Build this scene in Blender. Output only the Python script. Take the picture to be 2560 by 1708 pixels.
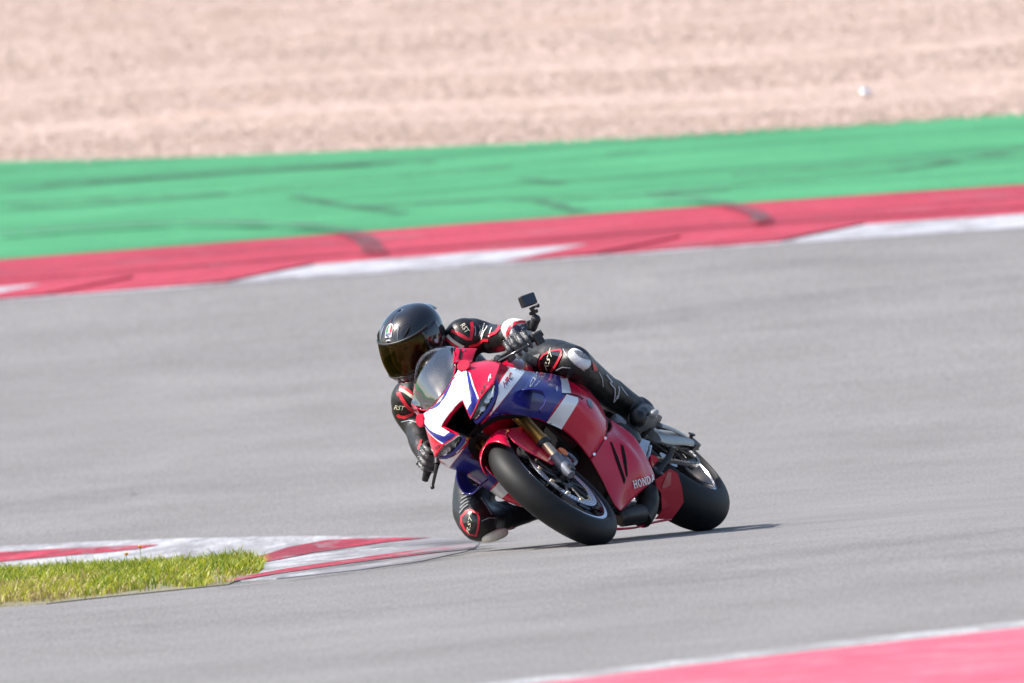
import bpy, bmesh, math, random
from mathutils import Vector, Matrix
from mathutils.bvhtree import BVHTree
random.seed(7)
R_ = math.radians
sc = bpy.context.scene
for o in list(bpy.data.objects): bpy.data.objects.remove(o)

# ---------------------------------------------------------------- camera, sky, sun, exposure
BR = Matrix([[-0.315125, 0.604518, -0.731611], [-0.948998, -0.208765, 0.236261], [-0.00991, 0.768749, 0.639474]])            # motorcycle axes (forward, left, up) in the world
BT = Vector((0.37957,-0.78243,0.02164))
BM = Matrix.Translation(BT) @ BR.to_4x4()
cam = bpy.data.cameras.new('camera'); cam.lens = 441.646; cam.sensor_width = 36; cam.clip_end = 3000; cam.clip_start = 1
co = bpy.data.objects.new('camera', cam); sc.collection.objects.link(co); sc.camera = co
co.location = (0, -50, 2.1221); co.rotation_euler = (R_(90) - 0.026787, 0, 0)
cam.dof.use_dof = True; cam.dof.focus_distance = 50.0; cam.dof.aperture_fstop = 4.4
SUN = (BR @ Vector((.29, .10, 1.0))).normalized()      # towards the sun, close to the plane of the leaning machine
w = bpy.data.worlds.new('World'); sc.world = w; w.use_nodes = True
nt = w.node_tree; bg = nt.nodes['Background']; sky = nt.nodes.new('ShaderNodeTexSky'); sky.sky_type = 'NISHITA'; sky.sun_disc = False
sky.sun_elevation = math.asin(SUN.z); sky.sun_rotation = math.atan2(SUN.x, SUN.y); sky.altitude = 100; sky.air_density = 1.0; sky.dust_density = 2.0
nt.links.new(sky.outputs[0], bg.inputs[0]); bg.inputs[1].default_value = 0.11
sl = bpy.data.lights.new('sun', 'SUN'); sl.energy = 4.0; sl.angle = R_(.53); sl.color = (1, .95, .88)
so = bpy.data.objects.new('sun', sl); sc.collection.objects.link(so); so.rotation_euler = SUN.to_track_quat('Z', 'Y').to_euler()
sc.view_settings.view_transform = 'Standard'; sc.view_settings.look = 'None'; sc.view_settings.gamma = 1; sc.view_settings.exposure = 1.0

# ---------------------------------------------------------------- helpers
def link(o, parent=None):
    sc.collection.objects.link(o)
    if parent is not None: o.parent = parent
    return o
def tag(o, label=None, cat=None, group=None, kind=None):
    for k, v in (('label', label), ('category', cat), ('group', group), ('kind', kind)):
        if v: o[k] = v
    return o
def empty(name, M=None):
    o = bpy.data.objects.new(name, None); o.empty_display_size = .1; sc.collection.objects.link(o)
    if M is not None: o.matrix_world = M
    return o
def mo(name, V, F, mat, parent=None, smooth=True, M=None, th=0, bev=0, sub=0, kind=None, label=None, mi=None):
    me = bpy.data.meshes.new(name); me.from_pydata([tuple(v) for v in V], [], [tuple(f) for f in F])
    for m in (mat if isinstance(mat, (list, tuple)) else [mat]): me.materials.append(m)
    if mi: me.polygons.foreach_set('material_index', mi)
    if smooth:
        me.polygons.foreach_set('use_smooth', [True]*len(me.polygons)); me.update(); me.set_sharp_from_angle(angle=R_(42))
    me.update()
    o = link(bpy.data.objects.new(name, me), parent)
    if M is not None: o.matrix_local = M
    if th:
        md = o.modifiers.new('th', 'SOLIDIFY'); md.thickness = th; md.offset = 0
    if bev:
        md = o.modifiers.new('bv', 'BEVEL'); md.width = bev; md.segments = 2; md.limit_method = 'ANGLE'
    if sub:
        md = o.modifiers.new('sb', 'SUBSURF'); md.levels = md.render_levels = sub
    tag(o, label, None, None, kind)
    return o
def vadd(a, b): return Vector(a) + Vector(b)
def my(p): return (p[0], -p[1], p[2])
def crow(P, n):
    P = [Vector(p) for p in P]; out = []
    for i in range(len(P)-1):
        a = P[i-1] if i else P[0]*2-P[1]; b = P[i]; c = P[i+1]; d = P[i+2] if i+2 < len(P) else P[-1]*2-P[-2]
        for k in range(n):
            t = k/n; t2 = t*t; t3 = t2*t
            out.append(.5*((2*b)+(c-a)*t+(2*a-5*b+4*c-d)*t2+(3*b-a-3*c+d)*t3))
    out.append(P[-1]); return out
def patch(grid, nu=5, nv=5):
    rows = [crow(r, nu) for r in grid]
    cols = [crow([r[j] for r in rows], nv) for j in range(len(rows[0]))]
    n = len(cols[0]); m = len(cols)
    V = [cols[j][i] for i in range(n) for j in range(m)]
    F = [(i*m+j, i*m+j+1, (i+1)*m+j+1, (i+1)*m+j) for i in range(n-1) for j in range(m-1)]
    return V, F
def frames(P):
    T = []
    for i in range(len(P)):
        a = P[max(0, i-1)]; b = P[min(len(P)-1, i+1)]; T.append((b-a).normalized())
    u = T[0].orthogonal().normalized(); U = []
    for t in T:
        u = (u - t*u.dot(t)).normalized(); U.append(u)
    return T, U
def tube(P, r, n=12, seg=1, caps=True, flat=None):
    """swept round bar; r scalar or per point; flat=(axis vector, factor) squashes along an axis"""
    P = [Vector(p) for p in P]; rr = [r]*len(P) if not isinstance(r, (list, tuple)) else list(r)
    if seg > 1 and len(P) > 2:
        rr = [v.x for v in crow([(q, 0, 0) for q in rr], seg)]; P = crow(P, seg)
    T, U = frames(P); V = []; F = []
    for p, t, u, q in zip(P, T, U, rr):
        v = t.cross(u)
        for k in range(n):
            a = 2*math.pi*k/n; d = (u*math.cos(a)+v*math.sin(a))*q
            if flat: ax, f = flat; ax = Vector(ax).normalized(); d = d - ax*d.dot(ax)*(1-f)
            V.append(p+d)
    m = len(P)
    for i in range(m-1):
        for k in range(n): F.append((i*n+k, i*n+(k+1) % n, (i+1)*n+(k+1) % n, (i+1)*n+k))
    if caps:
        F.append(tuple(range(n-1, -1, -1))); F.append(tuple((m-1)*n+k for k in range(n)))
    return V, F
def band(P, prof):
    """sweep of a flat profile (list of (a,b)) along P, a along the side axis, b along up"""
    pass
def lathe(prof, n=64, a0=0, a1=2*math.pi):
    """profile of (radius, y) spun round the y axis"""
    full = abs(a1-a0-2*math.pi) < 1e-6; cnt = n if full else n+1; V = []; F = []
    for k in range(cnt):
        a = a0+(a1-a0)*k/n
        for r, y in prof: V.append((r*math.cos(a), y, r*math.sin(a)))
    m = len(prof)
    for k in range(n):
        k2 = (k+1) % cnt
        for i in range(m-1): F.append((k*m+i, k*m+i+1, k2*m+i+1, k2*m+i))
    return V, F
def join(*parts):
    V = []; F = []
    for v, f in parts:
        n = len(V); V += list(v); F += [tuple(i+n for i in q) for q in f]
    return V, F
def xf(vf, M): return [M @ Vector(v) for v in vf[0]], vf[1]
def box(sx, sy, sz, c=(0, 0, 0)):
    V = [(c[0]+sx*a/2, c[1]+sy*b/2, c[2]+sz*d/2) for a in (-1, 1) for b in (-1, 1) for d in (-1, 1)]
    return V, [(0, 1, 3, 2), (4, 6, 7, 5), (0, 4, 5, 1), (2, 3, 7, 6), (0, 2, 6, 4), (1, 5, 7, 3)]
def ball(rx, ry, rz, c=(0, 0, 0), nu=20, nv=12, e=1.0):
    V = []; F = []
    sg = lambda x: math.copysign(abs(x)**e, x)
    for i in range(nv+1):
        th = math.pi*i/nv
        for k in range(nu):
            ph = 2*math.pi*k/nu
            V.append((c[0]+rx*sg(math.sin(th))*sg(math.cos(ph)), c[1]+ry*sg(math.sin(th))*sg(math.sin(ph)), c[2]+rz*sg(math.cos(th))))
    for i in range(nv):
        for k in range(nu): F.append((i*nu+k, (i+1)*nu+k, (i+1)*nu+(k+1) % nu, i*nu+(k+1) % nu))
    return V, F
def prism(poly, d):
    """closed polygon pushed along vector d"""
    n = len(poly); d = Vector(d); V = [Vector(p) for p in poly]+[Vector(p)+d for p in poly]
    F = [tuple(range(n-1, -1, -1)), tuple(range(n, 2*n))]+[(i, (i+1) % n, n+(i+1) % n, n+i) for i in range(n)]
    return V, F
def axes(c, ex, ez):
    """matrix with x along ex and z near ez"""
    ex = Vector(ex).normalized(); ez = Vector(ez); ez = (ez-ex*ez.dot(ex)).normalized(); ey = ez.cross(ex)
    return Matrix.Translation(Vector(c)) @ Matrix((ex, ey, ez)).transposed().to_4x4()

VD = Vector((-0.94839,-0.22928,0.21905))      # a direction looking back along the machine, from its left front
def bvh(*vfs):
    V, F = join(*vfs); return BVHTree.FromPolygons([Vector(v) for v in V], F)
def stick(name, polys, tree, mat, parent, off=.0015, dirv=None, flip=False, res=.014, nearest=False, tol=9.0):
    """printed graphic laid on a surface: flat polygons cut fine and dropped on to it"""
    bm = bmesh.new(); d = Vector(dirv) if dirv is not None else VD.copy()
    if flip: d.y *= -1
    d.normalize()
    for pl in polys:
        vs = []
        for p in pl:
            p = Vector(p)
            if flip: p.y *= -1
            vs.append(bm.verts.new(p))
        try: bm.faces.new(vs)
        except ValueError: pass
    bmesh.ops.triangulate(bm, faces=bm.faces[:])
    for _ in range(5):
        ed = [e for e in bm.edges if e.calc_length() > res]
        if not ed: break
        bmesh.ops.subdivide_edges(bm, edges=ed, cuts=1)
        bmesh.ops.triangulate(bm, faces=bm.faces[:])
    hits = [(v, None if nearest else tree.ray_cast(v.co-d*.8, d)) for v in bm.verts]
    ds = sorted(h[3] for v, h in hits if h and h[0] is not None); med = ds[len(ds)//2] if ds else .8
    good = [(v.co.copy(), h[3]) for v, h in hits if h and h[0] is not None and abs(h[3]-med) < tol]
    def near_t(p, _): return min(good, key=lambda g: (g[0]-p).length_squared)[1] if good else .8
    for v, h in hits:
        if h and h[0] is not None and abs(h[3]-med) < tol: loc, n = h[0], h[1]
        else: loc, n = tree.find_nearest(v.co if nearest else v.co+d*(near_t(v.co, hits)-.8))[:2]
        if n.dot(d) > 0: n = -n
        v.co = loc+n*(off+.0016)
    me = bpy.data.meshes.new(name); bm.to_mesh(me); bm.free(); me.materials.append(mat)
    me.polygons.foreach_set('use_smooth', [True]*len(me.polygons))
    return link(bpy.data.objects.new(name, me), parent)
def strip(P, wd, d=None):
    """ribbon polygons along a polyline, flat across direction d"""
    P = [Vector(p) for p in P]; d = Vector(d) if d is not None else VD; L = []; Rr = []
    for i, p in enumerate(P):
        t = (P[min(i+1, len(P)-1)]-P[max(i-1, 0)]).normalized(); s = t.cross(d).normalized()*wd/2
        L.append(p+s); Rr.append(p-s)
    return [[L[i], L[i+1], Rr[i+1], Rr[i]] for i in range(len(P)-1)]
def letters(txt, o, ex, ey, shear=0.0, bold=0.0, gap=1.0):
    """polygons of a line of text in the plane o + u*ex + v*ey (u, v in 0..1 of the text box)"""
    cu = bpy.data.curves.new('t', 'FONT'); cu.body = txt; cu.shear = shear; cu.offset = bold; cu.resolution_u = 2; cu.space_character = gap
    ob = bpy.data.objects.new('t', cu); sc.collection.objects.link(ob)
    me = ob.to_mesh(); vs = [v.co.copy() for v in me.vertices]; fs = [tuple(p.vertices) for p in me.polygons]
    ob.to_mesh_clear(); bpy.data.objects.remove(ob)
    x0 = min(v.x for v in vs); x1 = max(v.x for v in vs); y0 = min(v.y for v in vs); y1 = max(v.y for v in vs)
    o = Vector(o); ex = Vector(ex)-o; ey = Vector(ey)-o
    Q = [o+ex*((v.x-x0)/(x1-x0))+ey*((v.y-y0)/(y1-y0)) for v in vs]
    return [[Q[i] for i in f] for f in fs]

# ---------------------------------------------------------------- materials
def mat(name, col, rough=.5, metal=0, coat=0, bump=0, bscale=60, spec=.5, var=0, vscale=8, trans=0, alpha=1, rvar=0):
    m = bpy.data.materials.new(name); m.use_nodes = True; t = m.node_tree; b = t.nodes['Principled BSDF']
    b.inputs['Base Color'].default_value = (*col, 1); b.inputs['Roughness'].default_value = rough; b.inputs['Metallic'].default_value = metal
    b.inputs['Coat Weight'].default_value = coat; b.inputs['Coat Roughness'].default_value = .04; b.inputs['Specular IOR Level'].default_value = spec
    b.inputs['Transmission Weight'].default_value = trans; b.inputs['Alpha'].default_value = alpha
    tc = None
    def coord():
        nonlocal tc
        if tc is None: tc = t.nodes.new('ShaderNodeTexCoord')
        return tc.outputs['Object']
    if bump:
        n = t.nodes.new('ShaderNodeTexNoise'); n.inputs['Scale'].default_value = bscale; n.inputs['Detail'].default_value = 6
        bp = t.nodes.new('ShaderNodeBump'); bp.inputs['Strength'].default_value = bump; bp.inputs['Distance'].default_value = .01
        t.links.new(coord(), n.inputs['Vector']); t.links.new(n.outputs['Fac'], bp.inputs['Height']); t.links.new(bp.outputs[0], b.inputs['Normal'])
    if var or rvar:
        n = t.nodes.new('ShaderNodeTexNoise'); n.inputs['Scale'].default_value = vscale; n.inputs['Detail'].default_value = 8
        t.links.new(coord(), n.inputs['Vector'])
        if var:
            rp = t.nodes.new('ShaderNodeMapRange'); rp.inputs['From Min'].default_value = .3; rp.inputs['From Max'].default_value = .7
            rp.inputs['To Min'].default_value = 1-var; rp.inputs['To Max'].default_value = 1+var
            mx = t.nodes.new('ShaderNodeMix'); mx.data_type = 'RGBA'; mx.blend_type = 'MULTIPLY'; mx.inputs['Factor'].default_value = 1
            mx.inputs['A'].default_value = (*col, 1)
            t.links.new(n.outputs['Fac'], rp.inputs['Value']); t.links.new(rp.outputs[0], mx.inputs['B']); t.links.new(mx.outputs['Result'], b.inputs['Base Color'])
        if rvar:
            rp = t.nodes.new('ShaderNodeMapRange'); rp.inputs['To Min'].default_value = max(.02, rough-rvar); rp.inputs['To Max'].default_value = rough+rvar
            t.links.new(n.outputs['Fac'], rp.inputs['Value']); t.links.new(rp.outputs[0], b.inputs['Roughness'])
    return m
RED = mat('red_paint', (.52, .004, .036), .28, coat=.45, rvar=.05, vscale=20, spec=.25)
RED_SHADE = mat('red_belly_shaded', (.36, .003, .018), .5, spec=.12)  # the red darkened and dulled, painting in the shade under the belly
WHITE = mat('white_paint', (.74, .75, .78), .28, coat=1)
BLUE = mat('blue_paint', (.015, .018, .19), .30, coat=.4, rvar=.06, vscale=20, spec=.35)
BLUE2 = mat('light_blue_paint', (.03, .05, .26), .3, coat=.55)
BLACKP = mat('black_plastic', (.012, .012, .014), .45)
BLACKG = mat('gloss_black', (.008, .008, .01), .15, coat=.6)
DARK = mat('dark_metal', (.03, .03, .033), .45, .6, var=.4, vscale=30)
INNER = mat('duct_black', (.004, .004, .005), .8, spec=.2)
SILVER = mat('cast_aluminium', (.52, .53, .56), .38, .85, var=.15, vscale=40)
GREY = mat('grey_casting', (.15, .16, .19), .5, .4, var=.2, vscale=40)
STEEL = mat('polished_steel', (.62, .63, .68), .22, 1)
ARMG = mat('swingarm_grey', (.26, .27, .28), .4, .5, var=.15, vscale=40)
GOLD = mat('gold_anodised', (.42, .22, .05), .3, .9)
TIN = mat('nitride_tube', (.62, .50, .33), .2, .95)
TYRE = mat('rubber', (.0065, .0065, .007), .58, bump=.05, bscale=300, var=.35, vscale=14, spec=.3)
SIDEW = mat('sidewall_rubber', (.022, .022, .025), .38)
LEDR = mat('led_reflector', (.85, .86, .88), .2, .4)
AMBER = mat('amber_lens', (.75, .16, .02), .15, coat=1)
LEATHER = mat('black_leather', (.0045, .0045, .005), .44, bump=.38, bscale=30, rvar=.12, vscale=10, spec=.45)
REDL = mat('red_leather', (.52, .012, .03), .4, bump=.2, bscale=60)
CREAM = mat('cream_leather', (.62, .58, .48), .45, bump=.2, bscale=60)
WHITEL = mat('white_leather', (.50, .49, .49), .4, bump=.2, bscale=50)
NAVY = mat('navy_print', (.03, .04, .09), .5)
GLOVE = mat('glove_leather', (.045, .045, .047), .38, bump=.3, bscale=120)
GLOVEG = mat('grey_glove_leather', (.17, .17, .17), .4, bump=.3, bscale=120)
SLIDER = mat('white_slider', (.66, .67, .70), .5, var=.1, vscale=60, bump=.2, bscale=200)
SLIDERW = mat('cream_slider', (.62, .58, .5), .5, var=.12, vscale=60)
SCUFF = mat('scuffed_grey', (.17, .18, .2), .7, var=.7, vscale=150)
SKIN = mat('skin', (.20, .10, .075), .55)
EYEW = mat('eye', (.05, .04, .04), .1)
SOLE = mat('boot_sole', (.07, .075, .085), .5)
TOE = mat('boot_toe_cap', (.30, .30, .31), .3, .3)
PRINTW = mat('white_print', (.75, .75, .74), .45)
PRINTC = mat('cream_print', (.62, .57, .44), .45)
PRINTB = mat('blue_print', (.02, .03, .16), .4)
PRINTR = mat('red_print', (.55, .02, .03), .4)
PRINTK = mat('black_print', (.01, .01, .01), .4)
GREENP = mat('green_print', (.008, .20, .06), .6, spec=.2)
GREYP = mat('grey_print', (.33, .35, .4), .45)
YELLOWT = mat('faded_yellow_print', (.42, .27, .07), .6)
# carbon weave for the helmet
CARBON = mat('carbon_shell', (.006, .0065, .009), .3, coat=1, spec=.3)
t = CARBON.node_tree; b = t.nodes['Principled BSDF']; tc = t.nodes.new('ShaderNodeTexCoord'); wv = t.nodes.new('ShaderNodeTexWave')
wv.bands_direction = 'DIAGONAL'; wv.inputs['Scale'].default_value = 70; wv.inputs['Distortion'].default_value = .5
mp = t.nodes.new('ShaderNodeMapRange'); mp.inputs['To Min'].default_value = .12; mp.inputs['To Max'].default_value = .3
t.links.new(tc.outputs['Object'], wv.inputs['Vector']); t.links.new(wv.outputs['Fac'], mp.inputs['Value']); t.links.new(mp.outputs[0], b.inputs['Roughness'])
def glassy(name, tint, refl, rough=.03, film=0):
    """thin clear plastic sheet: tinted see-through plus surface reflection"""
    m = bpy.data.materials.new(name); m.use_nodes = True; t = m.node_tree; t.nodes.remove(t.nodes['Principled BSDF'])
    out = t.nodes['Material Output']; tr = t.nodes.new('ShaderNodeBsdfTransparent'); tr.inputs[0].default_value = (*tint, 1)
    gl = t.nodes.new('ShaderNodeBsdfGlossy'); gl.inputs['Roughness'].default_value = rough
    fr = t.nodes.new('ShaderNodeFresnel'); fr.inputs['IOR'].default_value = 1.5
    ad = t.nodes.new('ShaderNodeMath'); ad.operation = 'ADD'; ad.use_clamp = True; ad.inputs[1].default_value = refl
    mx = t.nodes.new('ShaderNodeMixShader')
    t.links.new(fr.outputs[0], ad.inputs[0]); t.links.new(ad.outputs[0], mx.inputs[0]); t.links.new(tr.outputs[0], mx.inputs[1])
    t.links.new(gl.outputs[0], mx.inputs[2]); t.links.new(mx.outputs[0], out.inputs[0])
    return m, gl
SCREEN, _ = glassy('smoked_screen', (.86, .87, .90), .22, .09)
LENS, _ = glassy('headlight_lens', (.82, .84, .86), .04)
VISOR, vg = glassy('iridium_visor', (.66, .57, .53), .015, .05)
vg.inputs[0].default_value = (.42, .32, .11, 1)

# ---------------------------------------------------------------- the ground
GX = .085; GY = -.029
KN = [(-200,0),(-60,0),(-12,.012),(-5,.010),(-1.5,GY),(2,GY),(4,0),(12,.06),(24,.09),(70,.09),(110,0),(900,0)]
def _int(Y):
    # integral of the piecewise linear slope from 0 to Y
    def prim(y):
        tot=0.0
        for (a,sa),(b,sb) in zip(KN,KN[1:]):
            if y<=a: break
            e=min(y,b); se=sa+(sb-sa)*(e-a)/(b-a); tot+=(sa+se)/2*(e-a)
        return tot
    return prim(Y)-prim(0.0)
def gz(X,Y):
    return GX*(10*math.tanh(X/10)-.572)+_int(Y)
def quad_fit(pts):
    """boundary Y(X): parabola through picked points inside the view, straight on beyond it"""
    n = 3; A = [[0.0]*4 for _ in range(3)]
    for x, y in pts:
        ph = (1, x, x*x)
        for i in range(3):
            for j in range(3): A[i][j] += ph[i]*ph[j]
            A[i][3] += ph[i]*y
    for i in range(3):
        p = A[i][i]
        for j in range(i, 4): A[i][j] /= p
        for k in range(3):
            if k != i:
                f = A[k][i]
                for j in range(i, 4): A[k][j] -= f*A[i][j]
    c = [A[i][3] for i in range(3)]; L = 4.0
    def f(X):
        if abs(X) <= L: return c[0]+c[1]*X+c[2]*X*X
        e = math.copysign(L, X); return c[0]+c[1]*e+c[2]*e*e+(c[1]+2*c[2]*e)*(X-e)
    return f
edgeA = quad_fit([(-2.8706,20.4138),(-1.5936,20.1244),(-0.0609,20.1708),(1.4925,19.9538),(2.8412,19.7041)])
edgeR = quad_fit([(-2.9611,22.6386),(-1.0699,22.5641),(-0,22.4673),(2.9387,22.1009)])
edgeG = quad_fit([(-3.1915,28.3082),(-0,26.8425),(3.103,26.1435)])
edgeN = quad_fit([(0.0254,-10.2045),(0.7122,-9.824),(1.6561,-9.4049)])
XS = [-90, -60, -40, -28, -20, -14, -10, -8]+[x*.5 for x in range(-14, 15)]+[8, 10, 14, 20, 28, 40, 60, 90]
def sheet(name, f0, f1, ny, dz, material, label, extra=None, xs=XS, parent=None):
    V = []; F = []; m = ny+1
    for X in xs:
        a, b2 = f0(X), f1(X)
        for j in range(m):
            Y = a+(b2-a)*j/ny; V.append((X, Y, gz(X, Y)+dz+(extra(X, Y, j/ny) if extra else 0)))
    for i in range(len(xs)-1):
        for j in range(ny): F.append((i*m+j, (i+1)*m+j, (i+1)*m+j+1, i*m+j+1))
    o = mo(name, V, F, material, parent, kind='structure' if parent is None else None)
    tag(o, label); return o
def ramp(t, stops):
    r = t.nodes.new('ShaderNodeValToRGB'); e = r.color_ramp.elements
    while len(e) < len(stops): e.new(.5)
    for q, (p, c) in zip(e, stops): q.position = p; q.color = (*c, 1)
    return r
def ground_mat(name, stops, fine=(90, .25), streak=None, speck=None, wear=None, grain=None, rough=.85, bump=.4, bscale=140, spec=.3):
    """weathered ground: large patches, long streaks along the racing line, fine grain"""
    m = bpy.data.materials.new(name); m.use_nodes = True; t = m.node_tree; b = t.nodes['Principled BSDF']; L = t.links.new
    b.inputs['Roughness'].default_value = rough; b.inputs['Specular IOR Level'].default_value = spec
    tc = t.nodes.new('ShaderNodeTexCoord'); n = t.nodes.new('ShaderNodeTexNoise'); n.inputs['Scale'].default_value = .9; n.inputs['Detail'].default_value = 10; n.inputs['Roughness'].default_value = .62
    L(tc.outputs['Object'], n.inputs['Vector']); r = ramp(t, stops); L(n.outputs['Fac'], r.inputs[0]); cur = r.outputs[0]
    def mul(fac_out, lo, hi, a, b3):
        nonlocal cur
        q = t.nodes.new('ShaderNodeMapRange'); q.inputs['From Min'].default_value = a; q.inputs['From Max'].default_value = b3
        q.inputs['To Min'].default_value = lo; q.inputs['To Max'].default_value = hi
        x = t.nodes.new('ShaderNodeMix'); x.data_type = 'RGBA'; x.blend_type = 'MULTIPLY'; x.inputs['Factor'].default_value = 1
        L(fac_out, q.inputs['Value']); L(cur, x.inputs['A']); L(q.outputs[0], x.inputs['B']); cur = x.outputs['Result']
    f = t.nodes.new('ShaderNodeTexNoise'); f.inputs['Scale'].default_value = fine[0]; f.inputs['Detail'].default_value = 4
    L(tc.outputs['Object'], f.inputs['Vector']); mul(f.outputs['Fac'], 1-fine[1], 1+fine[1], .3, .7)
    for (ang, sx, sy, lo, a, b3) in (streak or []):
        mp = t.nodes.new('ShaderNodeMapping'); mp.inputs['Rotation'].default_value = (0, 0, R_(-ang)); mp.vector_type = 'TEXTURE' if False else 'POINT'
        mp2 = t.nodes.new('ShaderNodeMapping'); mp2.inputs['Scale'].default_value = (sx, sy, 1)
        s = t.nodes.new('ShaderNodeTexNoise'); s.inputs['Scale'].default_value = 1; s.inputs['Detail'].default_value = 7; s.inputs['Roughness'].default_value = .6
        L(tc.outputs['Object'], mp.inputs[0]); L(mp.outputs[0], mp2.inputs[0]); L(mp2.outputs[0], s.inputs['Vector']); mul(s.outputs['Fac'], lo, 1.0, a, b3)
    if speck:
        v = t.nodes.new('ShaderNodeTexVoronoi'); v.inputs['Scale'].default_value = speck[0]; L(tc.outputs['Object'], v.inputs['Vector'])
        mul(v.outputs['Color'], 1-speck[1], 1+speck[1], 0, 1)
    if grain:      # coarse aggregate, drawn out along the paving direction
        mp = t.nodes.new('ShaderNodeMapping'); mp.inputs['Scale'].default_value = (grain[0], grain[1], 1)
        s = t.nodes.new('ShaderNodeTexNoise'); s.inputs['Scale'].default_value = 1; s.inputs['Detail'].default_value = 5; s.inputs['Roughness'].default_value = .75
        L(tc.outputs['Object'], mp.inputs[0]); L(mp.outputs[0], s.inputs['Vector']); mul(s.outputs['Fac'], 1-grain[2], 1+grain[2], .3, .7)
    if wear:       # paint rubbed through to what lies under it
        mp = t.nodes.new('ShaderNodeMapping'); mp.inputs['Scale'].default_value = (wear[1], wear[2], 1)
        s = t.nodes.new('ShaderNodeTexNoise'); s.inputs['Scale'].default_value = 1; s.inputs['Detail'].default_value = 9; s.inputs['Roughness'].default_value = .7
        src = s.outputs['Fac']
        if len(wear) > 6:      # rubbed away towards the tip that every wheel runs over
            sx = t.nodes.new('ShaderNodeSeparateXYZ'); g0 = t.nodes.new('ShaderNodeMapRange'); g0.inputs['From Min'].default_value = wear[6]; g0.inputs['From Max'].default_value = wear[7]; g0.inputs['To Max'].default_value = .3
            ad = t.nodes.new('ShaderNodeMath'); L(tc.outputs['Object'], sx.inputs[0]); L(sx.outputs[0], g0.inputs['Value']); L(g0.outputs[0], ad.inputs[0]); L(s.outputs['Fac'], ad.inputs[1]); src = ad.outputs[0]
        q = t.nodes.new('ShaderNodeMapRange'); q.inputs['From Min'].default_value = wear[3]; q.inputs['From Max'].default_value = wear[4]; q.clamp = True; q.inputs['To Max'].default_value = wear[5]
        x = t.nodes.new('ShaderNodeMix'); x.data_type = 'RGBA'; x.inputs['B'].default_value = (*wear[0], 1)
        L(tc.outputs['Object'], mp.inputs[0]); L(mp.outputs[0], s.inputs['Vector']); L(src, q.inputs['Value']); L(q.outputs[0], x.inputs['Factor']); L(cur, x.inputs['A']); cur = x.outputs['Result']
    L(cur, b.inputs['Base Color'])
    g = t.nodes.new('ShaderNodeTexNoise'); g.inputs['Scale'].default_value = bscale; g.inputs['Detail'].default_value = 5
    bp = t.nodes.new('ShaderNodeBump'); bp.inputs['Strength'].default_value = bump; bp.inputs['Distance'].default_value = .01
    L(tc.outputs['Object'], g.inputs['Vector']); L(g.outputs['Fac'], bp.inputs['Height']); L(bp.outputs[0], b.inputs['Normal'])
    return m
KA = 0.0      # the far track edge runs at this angle across the view
M_EARTH = ground_mat('dry_earth', [(.3, (.30, .22, .16)), (.7, (.42, .32, .24))])
M_GRAVEL = ground_mat('pink_gravel', [(.25, (.34, .245, .20)), (.42, (.375, .28, .24)), (.55, (.41, .31, .275)), (.68, (.37, .265, .215)), (.8, (.415, .32, .285))], fine=(9, .14),
                      streak=[(-6, .22, .9, .94, .35, .6)], speck=(34, .2), grain=(11, 1.6, .10), rough=.95, bump=.9, bscale=30)
M_ASPH = ground_mat('grey_asphalt', [(.3, (.168, .161, .158)), (.5, (.190, .183, .181)), (.7, (.214, .206, .204))], fine=(130, .16), grain=(85, 5.5, .24),
                    streak=[(KA, .12, .9, .95, .38, .56), (-8, .6, 6.0, .95, .35, .6)], rough=.8, bump=.35, bscale=260, spec=.35)
M_GREEN = ground_mat('green_paint', [(.3, (.048, .235, .098)), (.7, (.064, .29, .128))], fine=(40, .06), grain=(14, 2, .05),
                     streak=[(-4, .10, 2.6, .74, .36, .55), (-10, .15, 5, .88, .35, .6)], rough=.65, bump=.2)
M_KRED = ground_mat('red_kerb_paint', [(.3, (.31, .026, .046)), (.7, (.40, .042, .070))], fine=(60, .12), grain=(16, 2.5, .10),
                    streak=[(KA, .3, 4.0, .66, .36, .56)], wear=((.22, .16, .17), 1.6, 3.2, .56, .72, .55), rough=.6, bump=.25)
M_KWHT = ground_mat('white_kerb_paint', [(.3, (.33, .33, .36)), (.7, (.43, .43, .47))], fine=(60, .12), grain=(16, 2.5, .10), streak=[(KA, .3, 4.0, .78, .34, .56)], wear=((.20, .18, .19), 3.0, 3.0, .50, .62, .75), rough=.65, bump=.25)
M_NRED = ground_mat('near_red_kerb_paint', [(.3, (.46, .075, .12)), (.7, (.58, .12, .17))], fine=(60, .12), grain=(12, 3, .12), streak=[(KA, .5, 4.0, .8, .36, .56)], wear=((.50, .30, .33), 2.5, 4, .52, .7, .5), rough=.6, bump=.25)
M_NWHT = ground_mat('near_white_paint', [(.3, (.30, .31, .32)), (.7, (.42, .42, .44))], fine=(60, .15), grain=(14, 3, .25), wear=((.21, .20, .20), 5, 4, .42, .56, .85), rough=.65, bump=.25)
M_IRED = ground_mat('worn_red_kerb_paint', [(.3, (.34, .020, .042)), (.7, (.44, .045, .070))], fine=(45, .2), grain=(60, 4, .25), streak=[(70, .5, 7.0, .55, .40, .60)], wear=((.20, .19, .20), 7, 1.6, .52, .66, .9, -.5, -.10), rough=.6, bump=.3)
M_IWHT = ground_mat('worn_white_kerb_paint', [(.3, (.34, .34, .36)), (.7, (.46, .46, .48))], fine=(45, .15), grain=(60, 4, .25), streak=[(70, .5, 6.0, .6, .40, .60)], wear=((.20, .19, .20), 6, 1.4, .50, .64, .95, -.9, -.12), rough=.65, bump=.3)
M_RUB = ground_mat('rubber_mark', [(.3, (.05, .055, .06)), (.7, (.08, .08, .085))], fine=(60, .2), rough=.7)
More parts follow.
